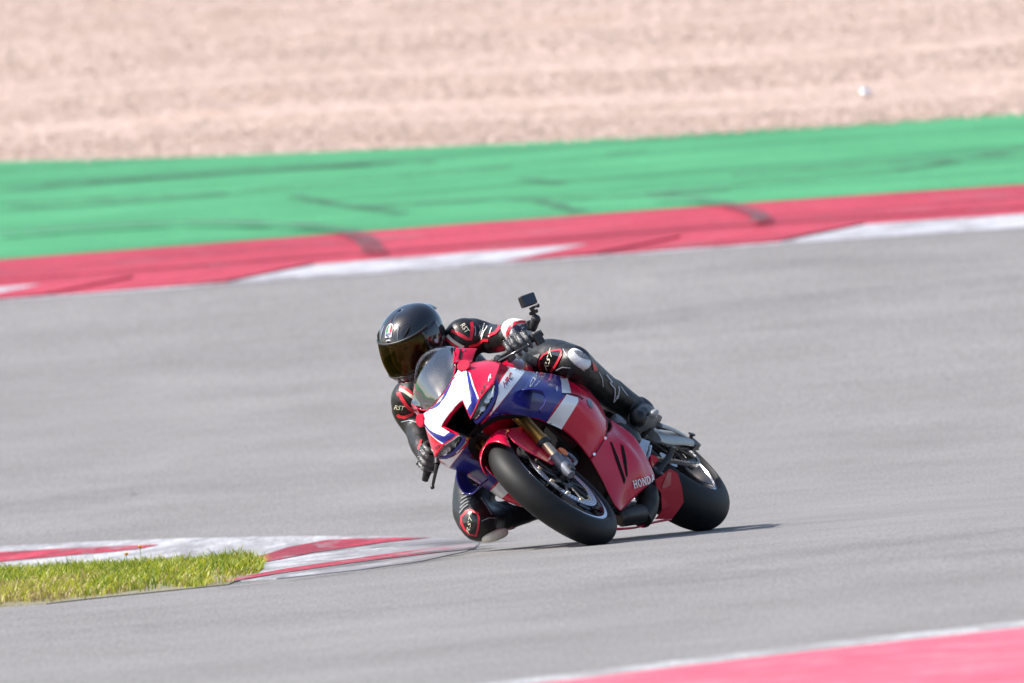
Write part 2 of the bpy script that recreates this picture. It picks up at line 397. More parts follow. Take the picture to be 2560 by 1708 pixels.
t = M_RUB.node_tree; b = t.nodes['Principled BSDF']; tc = t.nodes.new('ShaderNodeTexCoord'); nn = t.nodes.new('ShaderNodeTexNoise'); nn.inputs['Scale'].default_value = 5; nn.inputs['Detail'].default_value = 8
mr = t.nodes.new('ShaderNodeMapRange'); mr.inputs['From Min'].default_value = .3; mr.inputs['From Max'].default_value = .7; mr.inputs['To Min'].default_value = .02; mr.inputs['To Max'].default_value = .55
t.links.new(tc.outputs['Object'], nn.inputs['Vector']); t.links.new(nn.outputs['Fac'], mr.inputs['Value']); t.links.new(mr.outputs[0], b.inputs['Alpha'])
M_RUB2 = M_RUB.copy(); M_RUB2.name = 'faint_rubber_mark'
for nd in M_RUB2.node_tree.nodes:
    if nd.type == 'MAP_RANGE' and abs(nd.inputs['To Max'].default_value-.55) < .01: nd.inputs['To Max'].default_value = .09; nd.inputs['To Min'].default_value = .0
M_RUBD = M_RUB.copy(); M_RUBD.name = 'dark_rubber_mark'
for nd in M_RUBD.node_tree.nodes:
    if nd.type == 'MAP_RANGE' and abs(nd.inputs['To Max'].default_value-.55) < .01: nd.inputs['To Max'].default_value = .75; nd.inputs['To Min'].default_value = .15
gr = sheet('ground', lambda X: -140, lambda X: 330, 94, -.03, M_EARTH, 'dry pale earth around the circuit', xs=[-250, -120]+XS+[120, 250])
def furrow(X, Y, tt):
    return (.007*math.sin(Y*1.9+.35*X+1.3*math.sin(X*.7)+.9*math.sin(Y*.6))+.004*math.sin(Y*6.1+X*1.7+2*math.sin(X*1.1)))*min(1, 6*tt)
sheet('gravel_trap', edgeG, lambda X: edgeG(X)+60, 260, .0, M_GRAVEL, 'pale pink gravel trap beyond the green strip', extra=furrow)
rs = random.Random(11); gV = []; gF = []; gm = []
for k in range(60000):
    X = rs.uniform(-4.6, 4.6); Y = edgeG(X)+(rs.random()**1.15)*17-.12
    r = .006+.010*rs.random()**1.6; z = gz(X, Y)+furrow(X, Y, .5)+r*.35; c = len(gV); a = rs.uniform(0, 3.14); ca, sa = math.cos(a), math.sin(a)
    e1, e2, e3 = r*rs.uniform(.8, 1.4), r*rs.uniform(.7, 1.1), r*rs.uniform(.5, .95); tx, ty = rs.uniform(-.3, .3)*r, rs.uniform(-.3, .3)*r
    gV += [(X+e1*ca, Y+e1*sa, z), (X-e2*sa, Y+e2*ca, z+ty*.5), (X-e1*ca, Y-e1*sa, z+tx*.5), (X+e2*sa, Y-e2*ca, z), (X+tx, Y+ty, z+e3), (X, Y, z-e3)]
    gF += [(c, c+1, c+4), (c+1, c+2, c+4), (c+2, c+3, c+4), (c+3, c, c+4), (c+1, c, c+5), (c, c+3, c+5)]; gm += [rs.choice((0, 0, 1, 2))]*6
tag(mo('gravel_stones', gV, gF, [mat('pink_stone', (.45, .34, .285), .9), mat('tan_stone', (.43, .315, .245), .9), mat('pale_stone', (.475, .39, .34), .9)], None, smooth=False, kind='stuff', mi=gm), 'loose pinkish stones covering the gravel trap')
green = sheet('run_off_strip', edgeR, lambda X: edgeG(X)+.05, 14, .012, M_GREEN, 'green painted run-off strip with dark tyre marks')
track = sheet('racetrack', lambda X: edgeN(X)-.1, lambda X: edgeA(X)+.05, 90, .004, M_ASPH, 'grey asphalt racetrack streaked with rubber')
sheet('near_verge', lambda X: edgeN(X)-36, lambda X: edgeN(X)-5, 8, .0, M_EARTH, 'bare verge on the camera side of the track')
redk = sheet('red_kerb_apron', lambda X: edgeA(X)+(edgeR(X)-edgeA(X))*.50, edgeR, 6, .010, M_KRED, 'solid red painted apron between kerb and green strip')
line = sheet('edge_line', edgeA, lambda X: edgeA(X)+.30, 2, .008, M_KWHT, 'thin white line along the far track edge')
kbase = sheet('far_kerb', lambda X: edgeA(X)+.24, lambda X: edgeA(X)+(edgeR(X)-edgeA(X))*.52, 4, .006, M_KRED, 'red and white sawtooth kerb along the far track edge')
# sawtooth kerb: slanted ramps, three white then three red
(b0x, b0y), (t0x, t0y), (b1x, b1y) = [(-1.5908,19.9997),(-1.0997,20.9098),(1.5022,19.8429)]
o0 = Vector((b0x, b0y+.36)); per = Vector((b1x, b1y))-o0; tl = per/6.0; wd = (Vector((t0x, t0y))-o0)*.97; ksl = per.y/per.x
def curveY(p): return p.y+edgeA(p.x)-edgeA(o0.x)-(p.x-o0.x)*ksl      # keep the row on the bending track edge
for i in range(-14, 22):
    a = o0+tl*i; pts = [a, a+tl, a+tl+wd, a+wd]
    col = M_KWHT if (i % 6) in (0, 1, 2) else M_KRED
    Q = []
    for p, hh in zip(pts, (.004, .016, .016, .004) if col is M_KRED and i % 2 else (.004, .006, .006, .004)):
        yy = curveY(p); Q.append((p.x, yy, gz(p.x, yy)+.008+hh))
    lo = [(q[0], q[1], q[2]-.05) for q in Q]
    mo('kerb_block', Q+lo, [(0, 1, 2, 3), (0, 4, 5, 1), (1, 5, 6, 2), (2, 6, 7, 3), (3, 7, 4, 0)], col, kbase, smooth=False)
# near kerb, lower right
nk = sheet('near_kerb', lambda X: edgeN(X)-5, lambda X: edgeN(X)-.5, 6, .022, M_NRED, 'blurred red kerb in the bottom right corner')
sheet('kerb_edge_line', lambda X: edgeN(X)-.52, edgeN, 3, .010, M_NWHT, 'white strip bordering the near red kerb')
# rubber arcs on kerb and green
def gstrip(name, pts, w0, w1, dz, material, parent, label=None):
    P = crow([(x, y, 0) for x, y in pts], 8); V = []; F = []
    for i, p in enumerate(P):
        a = P[max(0, i-1)]; c = P[min(len(P)-1, i+1)]; tt = (c-a).normalized(); s = Vector((-tt.y, tt.x, 0))*(w0+(w1-w0)*i/(len(P)-1))/2
        for q in (p+s, p-s): V.append((q.x, q.y, gz(q.x, q.y)+dz))
    F = [(2*i, 2*i+2, 2*i+3, 2*i+1) for i in range(len(P)-1)]
    return mo(name, V, F, material, parent, label=label)
gstrip('skid_mark', [(-3.0081,23.7974),(-2.6238,23.7904),(-2.186,23.7013),(-1.8502,23.5642),(-1.3306,23.0616),(-1.0192,22.5479),(-0.8612,21.9622),(-0.7826,21.0558)], .13, .13, .045, M_RUBD, green, 'long tyre mark curving down on to the red kerb')
gstrip('skid_mark', [(0.8077,22.7639),(1.069,22.5116),(1.25,22.0662),(1.3654,21.5634),(1.4143,21.2143),(1.3667,20.9828)], .09, .11, .045, M_RUBD, green, 'short hooked tyre mark on the red kerb')
for a in ([(-3.0738,25.4125),(-2.2841,25.2542),(-1.3721,25.349),(0.0001,25.4291)], [(-3.1172,26.4806),(-2.4559,26.5413),(-1.6591,26.5298),(-0.4621,26.1317)], [(0.5647,25.7239),(0.6827,25.7031),(0.8142,25.7229)], [(0.7621,23.2323),(1.3979,23.269),(2.1616,23.3131),(3.0205,24.1132)],
          [(-1.3103,24.803),(-1.1214,24.3217),(-0.9097,23.874),(-0.6356,23.2902)], [(-0.9097,23.874),(-0.4476,23.7461),(0.0001,23.6271)], [(-0,23.5487),(0.3815,23.3228),(0.8879,23.1292),(1.2673,23.0657)], [(0.1527,23.363),(0.2784,22.954),(0.4027,22.5456)],
          [(-3.0867,25.7311),(-2.424,25.5469),(-1.6307,25.2176)], [(1.2821,23.9214),(2.0497,23.8653),(3.0055,23.7452)], [(-2.8599,26.6957),(-1.9234,26.4836),(-0.8597,26.2666)], [(0.0389,24.6866),(0.1808,24.4461),(0.309,24.2423)]):
    gstrip('skid_mark', a, .10, .12, .022, M_RUB, green)
for a in ([(0.7735,18.6035),(1.7295,18.7609),(2.7753,18.0812)], [(0.2869,16.1439),(1.4487,16.8068),(2.7286,16.9331)], [(0.3514,-5.0172),(0.9897,-4.3844),(1.8887,-3.6946)], [(-1.8105,-5.6227),(-0.4223,-5.7665),(0.9678,-5.3962),(1.8218,-5.3359)], [(-2.3877,8.5406),(-1.7996,9.2532),(-0.9662,8.6052)]):
    gstrip('skid_mark', a, .7, .4, .009, M_RUB2, track)
# inner kerb island
KZ = .007
def flat(name, pts, dz, material, parent=None, label=None, skirt=.06, kind=None):
    """ground polygon that follows the rolling surface, with an edge going down into it"""
    bm = bmesh.new(); bm.faces.new([bm.verts.new((x, y, 0)) for x, y in pts]); bmesh.ops.triangulate(bm, faces=bm.faces[:])
    for _ in range(6):
        ed = [e for e in bm.edges if e.calc_length() > .3]
        if not ed: break
        bmesh.ops.subdivide_edges(bm, edges=ed, cuts=1); bmesh.ops.triangulate(bm, faces=bm.faces[:])
    for v in bm.verts: v.co.z = gz(v.co.x, v.co.y)+dz
    for f in bm.faces:
        if f.normal.z < 0: f.normal_flip()
    if skirt:
        be = [e for e in bm.edges if e.is_boundary]; r = bmesh.ops.extrude_edge_only(bm, edges=be)
        for v in r['geom']:
            if isinstance(v, bmesh.types.BMVert): v.co.z -= skirt
    bmesh.ops.recalc_face_normals(bm, faces=bm.faces[:])
    me = bpy.data.meshes.new(name); bm.to_mesh(me); bm.free(); me.materials.append(material)
    o = link(bpy.data.objects.new(name, me), parent); tag(o, label, None, None, kind); return o
isl = flat('inner_kerb', [(-9, 7.0)]+[(-2.2939,6.2384),(-1.8392,5.9785),(-1.4355,5.6286),(-0.9847,5.0964),(-0.5889,4.4195),(-0.3453,3.8289),(-0.1909,3.1289),(-0.1376,2.4249),(-0.1393,1.3496),(-0.1895,0.2709),(-0.3548,-1.3626),(-0.5775,-2.0977),(-0.893,-2.3839),(-1.0556,-2.245),(-1.1416,-0.7125),(-1.4464,0.8369),(-1.7914,1.7415),(-2.1505,2.7185)]+[(-9, 3.2)], KZ, M_IWHT, label='worn red and white kerb at the inside of the corner', kind='structure', skirt=.02)
flat('kerb_stripe', [(-6, 5.6)]+[(-2.2718,5.6968),(-1.9731,5.578),(-1.7527,5.4254),(-1.5521,5.2412),(-1.624,5.0363),(-1.7569,4.947),(-1.9216,4.9462),(-2.2387,4.8824)]+[(-6, 4.4)], KZ+.003, M_IRED, isl, skirt=0)
flat('kerb_stripe', [(-1.2084,2.1711),(-0.9645,3.9647),(-0.7991,4.3637),(-0.586,4.1518),(-0.3446,3.7252),(-0.5424,3.618),(-0.8537,2.9931),(-1.03,1.9889),(-1.1274,0.6009)], KZ+.003, M_IRED, isl, skirt=0)
flat('kerb_stripe', [(-1.1064,-2.2344),(-0.8866,-0.3978),(-0.5533,1.1278),(-0.2882,2.088),(-0.1791,2.401),(-0.1425,1.8629),(-0.1553,0.6566),(-0.2972,0.5028),(-0.5996,-0.2673),(-0.9072,-1.6303),(-1.061,-2.3817)], KZ+.003, M_IRED, isl, skirt=0)
gstrip('skid_mark', [(-1.1789,-2.7019),(-0.8572,-2.041),(-0.5379,-0.2973),(-0.2801,0.6187),(-0.1563,1.0135)], .05, .30, KZ+.0055, M_RUB, isl)
gstrip('skid_mark', [(-1.0877,-3.0396),(-0.7629,-2.6444),(-0.4355,-1.9265),(-0.1883,-0.0443),(-0.1202,0.9228)], .07, .10, KZ+.007, M_RUB, isl)
gstrip('skid_mark', [(-0.9447,2.8581),(-0.5743,3.072),(-0.2922,2.8138),(-0.1046,2.1286)], .2, .35, KZ+.0085, M_RUB, isl)
# tar joint in the asphalt along the inside edge
jm = mat('tar_joint', (.03, .03, .032), .6)
gstrip('tar_joint', [(-0.6362,-2.1283),(-0.5697,-2.041),(-0.269,-1.3815),(0.0313,-0.8976)]+[(0.1362,-0.5788),(0.3197,-0.4855)], .008, .016, .008, jm, track)

# ---------------------------------------------------------------- motorcycle
bike = tag(empty('motorcycle', BM), 'red, white and blue sport motorcycle leaning hard into the corner', 'motorcycle')
ST = -0.02435
rk = R_(24); SA = Vector((-math.sin(rk), 0, math.cos(rk)))
PIV = Vector((-.03, 0, .3)); SM = Matrix.Translation(PIV) @ Matrix.Rotation(ST, 4, SA) @ Matrix.Translation(-PIV)

def wheel(name, M, Rring, rt, yrim, Rr, front):
    root = None
    # rim: barrel, lips, hub, five split spokes
    prof = [(.2275, -yrim), (.2275, -yrim+.004), (.214, -yrim+.012), (.200, -yrim*.5), (.196, 0), (.200, yrim*.5), (.214, yrim-.012), (.2275, yrim-.004), (.2275, yrim), (.215, yrim), (.196, yrim*.55), (.188, 0), (.196, -yrim*.55), (.215, -yrim), (.2275, -yrim)]
    parts = [lathe(prof, 72), lathe([(.02, -.055), (.045, -.055), (.045, -.03), (.03, -.02), (.03, .02), (.045, .03), (.045, .055), (.02, .055)], 32)]
    for k in range(5):
        a = 2*math.pi*k/5+.3
        for da in (-.16, .16):
            p0 = (.04*math.cos(a), 0, .04*math.sin(a)); p1 = (.12*math.cos(a+da*.5), .0, .12*math.sin(a+da*.5)); p2 = (.197*math.cos(a+da), 0, .197*math.sin(a+da))
            parts.append(tube([p0, p1, p2], [.016, .012, .014], 8))
    V, F = join(*parts); root = mo(name, V, F, BLACKG, bike, M=M)
    pr = []
    for k in range(25):
        a = R_(-82+164*k/24); pr.append((Rring+rt*math.cos(a), rt*math.sin(a)))
    side = [(.2275, yrim+.001), (.232, yrim+.006), (Rring+rt*math.cos(R_(82))-.006 if front else .236, rt*math.sin(R_(82)))]
    pr = [(r, -y) for r, y in side]+pr+side[::-1]
    mo('tyre', *lathe(pr, 120), TYRE, root)
    for s in (1, -1):
        mo('rim_edge', *lathe([(.2278, s*(yrim-.003)), (.2278, s*(yrim+.0015)), (.214, s*(yrim+.002)), (.212, s*(yrim-.006))], 90), STEEL, root)
    return root
fw = wheel('front_wheel', SM @ Matrix.Translation((0, 0, .3)), .240, .060, .05, .3, True)
rw = wheel('rear_wheel', Matrix.Translation((-1.455, 0, .327)), .227, .100, .08, .327, False)
# brake discs with drilled band, buttons and carrier
for s in (1, -1):
    d = mo('brake_disc', *lathe([(.165, s*.0605), (.165, s*.0655), (.128, s*.0655), (.128, s*.0605), (.165, s*.0605)], 96), STEEL, fw, smooth=False)
    hv = []
    for k in range(60):
        a = 2*math.pi*k/60
        for j, rr in enumerate((.136, .1465, .157)):
            aa = a+.035*j; hv.append(xf(lathe([(0, 0), (.0027, 0)], 8), Matrix.Translation((rr*math.cos(aa), s*.0659, rr*math.sin(aa)))))
    mo('drilled_holes', *join(*hv), INNER, d, kind='stuff')
    cv = [lathe([(.03, s*.058), (.06, s*.06), (.06, s*.064), (.03, s*.066)], 40)]
    for k in range(10):
        a = 2*math.pi*k/10; c0 = Vector((.05*math.cos(a-.15), s*.062, .05*math.sin(a-.15))); c1 = Vector((.124*math.cos(a), s*.063, .124*math.sin(a)))
        cv.append(tube([c0, c1], [.008, .006], 6))
    mo('disc_carrier', *join(*cv), BLACKP, d)
    for k in range(10):
        a = 2*math.pi*k/10
        mo('disc_button', *xf(lathe([(0, .004), (.010, .004), (.010, -.003)], 16), Matrix.Translation((.127*math.cos(a), s*.066, .127*math.sin(a))) @ (Matrix.Identity(4) if s > 0 else Matrix.Rotation(math.pi, 4, 'X'))), TIN, d)
# axle
mo('front_axle', *xf(join(tube([(0, -.125, 0), (0, .125, 0)], .014, 16), tube([(0, .118, 0), (0, .128, 0)], .02, 6)), SM @ Matrix.Translation((0, 0, .3))), DARK, bike)
mo('tyre_stripe', *lathe([(.281, .0885), (.262, .0965)], 14, R_(38), R_(72)), YELLOWT, rw)
# fork legs
def onfork(y, zz, dx=0): return SM @ Vector((dx-(zz-.3)*math.tan(rk), y, zz))
for s in (1, -1):
    y = s*.103
    f = mo('fork_leg', *tube([onfork(y, .462), onfork(y, .485), onfork(y, .487), onfork(y, .80)], [.031, .031, .0275, .0285], 24), GOLD, bike)
    mo('dust_seal', *tube([onfork(y, .452), onfork(y, .466)], [.0285, .0325], 20), BLACKP, f)
    mo('fork_tube', *tube([onfork(y, .36), onfork(y, .456)], .0215, 20), TIN, f)
    mo('fork_bottom', *join(tube([onfork(y, .278, .004), onfork(y, .30, .002), onfork(y, .335), onfork(y, .385)], [.016, .023, .024, .0245], 18), tube([onfork(y, .30, -.01), onfork(y, .33, -.06), onfork(y, .36, -.085)], [.022, .016, .014], 10)), GREY, f)
    # radial caliper: two halves and a bridge loop
    c = [onfork(y*.80, zz, dx) for zz, dx in ((.30, -.075), (.335, -.095), (.375, -.105), (.41, -.10))]
    cal = mo('brake_caliper', *join(tube(c, [.018, .027, .027, .018], 12, flat=((0, 1, 0), .75)), tube([onfork(s*.115, .315, -.06), onfork(s*.118, .33, -.12), onfork(s*.112, .375, -.135), onfork(s*.105, .405, -.09)], .0075, 8, seg=4)), GREY, f)
    for zz in (.33, .385): mo('bolt', *tube([onfork(s*.098, zz, -.085), onfork(s*.112, zz, -.082)], .006, 8), STEEL, cal)
    mo('triple_clamp', *xf(box(.07, .06, .03), Matrix.Translation(onfork(s*.085, .70)) @ Matrix.Rotation(-rk, 4, 'Y')), BLACKP, f, bev=.006)
# front fender: arched shell and side stays
FW = SM @ Matrix.Translation((0, 0, .3))
rows = []
for k in range(9):
    row = []
    for yy, dr in ((-.074, -.052), (-.069, -.028), (-.048, -.006), (0, 0), (.048, -.006), (.069, -.028), (.074, -.052)):
        a0 = 64-17*(abs(yy)/.074)**1.6; a = R_(a0+(165-a0)*k/8); rr = .326
        row.append(((rr+dr)*math.cos(a), yy, (rr+dr)*math.sin(a)))
    rows.append(row)
fen = mo('front_fender', *xf(patch(rows, 3, 4), FW), RED, bike, th=.003)
for s in (1, -1):
    pl = [(.115, .215), (.10, .155), (.025, .06), (-.008, .064), (-.11, .115), (-.185, .20), (-.20, .25), (-.12, .29), (.0, .292), (.09, .262)]
    side = [(FW @ Vector((x, s*(.0755+.010*max(0, (.24-z)/.18)), z))) for x, z in pl]
    sp = mo('fender_side', *prism(side, (0, s*.004, 0)), RED, fen, smooth=False, bev=.0015)
    mo('bolt', *xf(tube([(.0, s*.083, .105), (.0, s*.093, .105)], .0075, 12), FW @ Matrix.Translation((-.02, 0, -.012))), STEEL, sp)
# amber reflector on the radiator shroud
rp = Vector((-0.13,0.1134,0.3961)); ra = (Vector((-0.13,0.1156,0.3712))-Vector((-0.13,0.1096,0.4238))).normalized()
mo('reflector', *xf(ball(.024, .0135, .006), axes(rp, ra, -VD)), AMBER, bike)

# ---- fairing side panels
SIDE = [[(0.12,0.0391,0.6682),(0.11,0.0946,0.6705),(0.09,0.1416,0.6844),(0.07,0.1813,0.7231),(0.05,0.1933,0.7512),(-0.12,0.2178,0.819)],
 [(0.05,0.0908,0.655),(0.04,0.1318,0.6548),(0.02,0.1812,0.6659),(0,0.2088,0.6973),(-0.08,0.217,0.7482),(-0.22,0.2094,0.7926)],
 [(-0.08,0.1274,0.6069),(-0.09,0.1621,0.6111),(-0.1,0.1943,0.6323),(-0.12,0.2165,0.6593),(-0.2,0.229,0.6943),(-0.32,0.2211,0.7489)],
 [(-0.25,0.1295,0.5468),(-0.25,0.1762,0.5518),(-0.26,0.2157,0.5646),(-0.28,0.2441,0.6062),(-0.36,0.252,0.6468),(-0.46,0.2448,0.6931)],
 [(-0.32,0.1326,0.4973),(-0.33,0.1915,0.5069),(-0.36,0.2467,0.5219),(-0.4,0.2571,0.5619),(-0.48,0.2554,0.6137),(-0.54,0.2521,0.6557)],
 [(-0.36,0.1248,0.4308),(-0.38,0.1824,0.4435),(-0.42,0.2349,0.4556),(-0.48,0.2586,0.5005),(-0.56,0.2546,0.555),(-0.6,0.2575,0.5985)],
 [(-0.39,0.1015,0.3471),(-0.42,0.1464,0.3631),(-0.48,0.1995,0.3841),(-0.55,0.2202,0.4209),(-0.62,0.2264,0.4748),(-0.66,0.2352,0.5279)]]
LOW = [[(-0.39,0.1015,0.3471),(-0.42,0.1464,0.3631),(-0.48,0.1928,0.3833),(-0.55,0.2004,0.3949),(-0.62,0.2057,0.417),(-0.67,0.2088,0.4541)],
 [(-0.41,0.0652,0.2629),(-0.45,0.1074,0.276),(-0.5,0.1602,0.2924),(-0.56,0.1847,0.3088),(-0.61,0.2038,0.3213),(-0.66,0.223,0.3359)],
 [(-0.42,0.0232,0.1697),(-0.48,0.0683,0.1888),(-0.52,0.1106,0.2019),(-0.58,0.148,0.2193),(-0.63,0.1777,0.2357),(-0.68,0.1914,0.2436)],
 [(-0.44,-0.0117,0.1329),(-0.5,0.0228,0.1403),(-0.54,0.0552,0.1452),(-0.6,0.0944,0.1495),(-0.66,0.1337,0.1538),(-0.7,0.1477,0.1675)]]
for r_, k_, e_ in ((1, 3, .012), (2, 3, .016), (3, 3, .010), (2, 4, .004), (1, 2, -.004), (2, 2, -.006)): LOW[r_][k_] = (LOW[r_][k_][0], LOW[r_][k_][1]+e_, LOW[r_][k_][2])
LOW[-1][0] = (LOW[-1][0][0], .012, LOW[-1][0][2])
sideVF = patch(SIDE, 7, 7); lowVF = patch(LOW, 7, 7)
def mir(vf): return [my(v) for v in vf[0]], [tuple(reversed(f)) for f in vf[1]]
TREE = {1: bvh(sideVF, lowVF), -1: bvh(mir(sideVF), mir(lowVF))}
sidep = {}; lowp = {}
for s in (1, -1):
    sidep[s] = mo('side_fairing', *(sideVF if s > 0 else mir(sideVF)), RED, bike, th=.002)
    lowp[s] = mo('lower_fairing', *(lowVF if s > 0 else mir(lowVF)), RED, bike, th=.002)
    # inward return of the leading edge
    E = [Vector(r[0]) for r in SIDE]+[Vector(r[0]) for r in LOW[1:]]
    rows2 = [[(p.x, s*p.y, p.z), (p.x-.02, s*max(.008, p.y-.012), p.z-.004), (p.x-.05, s*max(.004, p.y-.016), p.z-.01)] for p in E]
    mo('fairing_lip', *patch(rows2, 3, 5), INNER, bike)
    S = sidep[s]; L = lowp[s]; T = TREE[s]; fl = s < 0
    # livery
    stick('blue_stripe', [[(-0.1,0.0112,0.7155),(-0.1,0.0519,0.7068),(-0.1,0.1265,0.708),(-0.1,0.1765,0.707),(-0.1,0.2719,0.7074),(-0.1,0.3278,0.6329),(-0.1,0.3446,0.5925),(-0.1,0.3245,0.5668),(-0.1,0.2953,0.5397),(-0.1,0.3039,0.5227),(-0.1,0.2428,0.5265),(-0.1,0.1687,0.5165),(-0.1,0.1557,0.554),(-0.1,0.1177,0.6192),(-0.1,0.0828,0.6688),(-0.1,0.0398,0.6938)]], T, BLUE, S, .0008, flip=fl)
    stick('blue_stripe', [[(-0.1,0.1706,0.7928),(-0.1,0.1499,0.759),(-0.1,0.1336,0.744),(-0.1,0.0889,0.7283),(-0.1,0.0285,0.7208),(-0.1,-0.0021,0.7227),(-0.1,0.0055,0.7411),(-0.1,0.0395,0.742),(-0.1,0.0969,0.7531),(-0.1,0.1215,0.7583),(-0.1,0.1499,0.7863)]], T, BLUE, S, .0010, flip=fl)
    stick('white_stripe', [[(-0.1,0.2329,0.7672),(-0.1,0.2404,0.7507),(-0.1,0.2728,0.7081),(-0.1,0.2268,0.7093),(-0.1,0.1622,0.7103),(-0.1,0.0943,0.7116),(-0.1,0.0329,0.7138),(-0.1,0.0611,0.7235),(-0.1,0.1169,0.7363),(-0.1,0.1362,0.7478),(-0.1,0.1508,0.7613),(-0.1,0.1801,0.7644)]], T, WHITE, S, .0018, flip=fl)
    stick('pale_blue_stripe', [[(-0.1,0.2898,0.6829),(-0.1,0.3055,0.6627),(-0.1,0.2433,0.6626),(-0.1,0.174,0.6657),(-0.1,0.1647,0.6731),(-0.1,0.215,0.6754)]], T, BLUE2, S, .0018, flip=fl)
    stick('white_stripe', [[(-0.3,0.2965,0.6393),(-0.3,0.309,0.6058),(-0.3,0.2709,0.5546),(-0.3,0.2465,0.5844),(-0.3,0.2761,0.6119)]], T, WHITE, S, .0018, flip=fl)
    stick('white_stripe', [[(-0.3,0.2554,0.566),(-0.3,0.2753,0.522),(-0.3,0.2657,0.511),(-0.3,0.1359,0.496),(-0.3,0.1284,0.5322),(-0.3,0.1181,0.5615)]], T, WHITE, S, .0018, flip=fl)
    # maker's lettering
    o, ex, ey = (-0.1,0.1555,0.7319), (-0.1,0.2112,0.7312), (-0.1,0.1657,0.754)
    up = letters('HRC', o, ex, ey, .25, .02)
    mid = [(Vector(o)+(Vector(ey)-Vector(o))*.48), (Vector(ex)+(Vector(ey)-Vector(o))*.48)]
    stick('lettering', up, T, PRINTB, S, .0026, flip=fl, res=.006)
    nrm = (mid[1]-mid[0]).cross(VD).normalized()
    if nrm.dot(Vector(ey)-Vector(o)) < 0: nrm = -nrm
    bmh = bmesh.new()
    for pl in up:
        try: bmh.faces.new([bmh.verts.new(p) for p in pl])
        except ValueError: pass
    bmesh.ops.bisect_plane(bmh, geom=bmh.verts[:]+bmh.edges[:]+bmh.faces[:], plane_co=mid[0], plane_no=nrm, clear_inner=True)
    top = [[v.co.copy() for v in f.verts] for f in bmh.faces]; bmh.free()
    stick('lettering', top, T, PRINTR, S, .0032, flip=fl, res=.006)
    stick('lettering', letters('HONDA RACING', (-0.1,0.1547,0.7253), (-0.1,0.215,0.7267), (-0.1,0.1553,0.7287), 0, 0), T, GREYP, S, .0026, flip=fl, res=.006)
    stick('lettering', letters('CB', (-0.2,0.1989,0.6763), (-0.2,0.259,0.6791), (-0.2,0.2087,0.6905), .5, .01), T, PRINTW, S, .0026, flip=fl, res=.006)
    stick('lettering', letters('R', (-0.2,0.2642,0.6713), (-0.2,0.2816,0.6645), (-0.2,0.2676,0.6862), .4, .02), T, PRINTR, S, .0026, flip=fl, res=.006)
    stick('lettering', letters('FIREBLADE', (-0.2,0.2136,0.6642), (-0.2,0.2697,0.6562), (-0.2,0.2148,0.6689), .3, 0, 1.3), T, PRINTW, S, .0026, flip=fl, res=.006)
    # panel joint, screws, vents
    stick('panel_joint', strip([(-0.05,0.2346,0.8031),(-0.05,0.211,0.7933),(-0.05,0.1857,0.7821),(-0.05,0.1774,0.7783)], .003), T, INNER, S, .0014, flip=fl)
    stick('panel_joint', strip([(-0.5,0.2587,0.6309),(-0.5,0.2664,0.5977),(-0.5,0.2765,0.5514),(-0.5,0.2706,0.5497)], .003), T, INNER, S, .0014, flip=fl)
    stick('panel_joint', strip([(-0.4,0.2218,0.6065),(-0.4,0.2441,0.5733),(-0.4,0.2592,0.5434),(-0.4,0.2612,0.5239)], .004), T, INNER, S, .0022, flip=fl)
    stick('panel_joint', strip([(-0.5,0.0763,0.3746),(-0.5,0.129,0.3728),(-0.5,0.2189,0.3873),(-0.5,0.2347,0.3907)], .003), T, INNER, L, .0012, flip=fl)
    for q in ((-0.42,0.1191,0.356), (-0.5,0.1771,0.3797)):
        c = stick('bolt', [[Vector(q)+(Vector((0, math.cos(k*.785), math.sin(k*.785)))*.0062) for k in range(8)]], T, STEEL, L, .003, flip=fl)
    for v in ([(-0.5,0.1807,0.3557),(-0.5,0.1827,0.3458),(-0.5,0.152,0.2857),(-0.5,0.1058,0.2089),(-0.5,0.0883,0.2021),(-0.5,0.0981,0.2179),(-0.5,0.1393,0.2896)], [(-0.5,0.203,0.3153),(-0.5,0.2019,0.298),(-0.5,0.1682,0.2557),(-0.5,0.1252,0.2134),(-0.5,0.1152,0.2109),(-0.5,0.1456,0.2495),(-0.5,0.1753,0.2856)]):
        stick('vent', [v], T, INNER, L, .0016, flip=fl)
    for v in ([(-0.5,0.1847,0.3455),(-0.5,0.2016,0.317),(-0.5,0.1726,0.2834),(-0.5,0.1401,0.245),(-0.5,0.1137,0.2106),(-0.5,0.1069,0.2098),(-0.5,0.155,0.2843)],):
        pass
    stick('vent', [[(-0.55,0.2332,0.5457),(-0.55,0.2444,0.5414),(-0.55,0.2379,0.5206),(-0.55,0.2223,0.5038),(-0.55,0.2187,0.5124),(-0.55,0.2208,0.5297)]], T, BLACKG, S, .0016, flip=fl)
    stick('side_reflector', [[(-0.4,0.227,0.6432),(-0.4,0.2308,0.6366),(-0.4,0.2209,0.6285),(-0.4,0.2107,0.6296),(-0.4,0.217,0.6397)]], T, STEEL, S, .003, flip=fl)
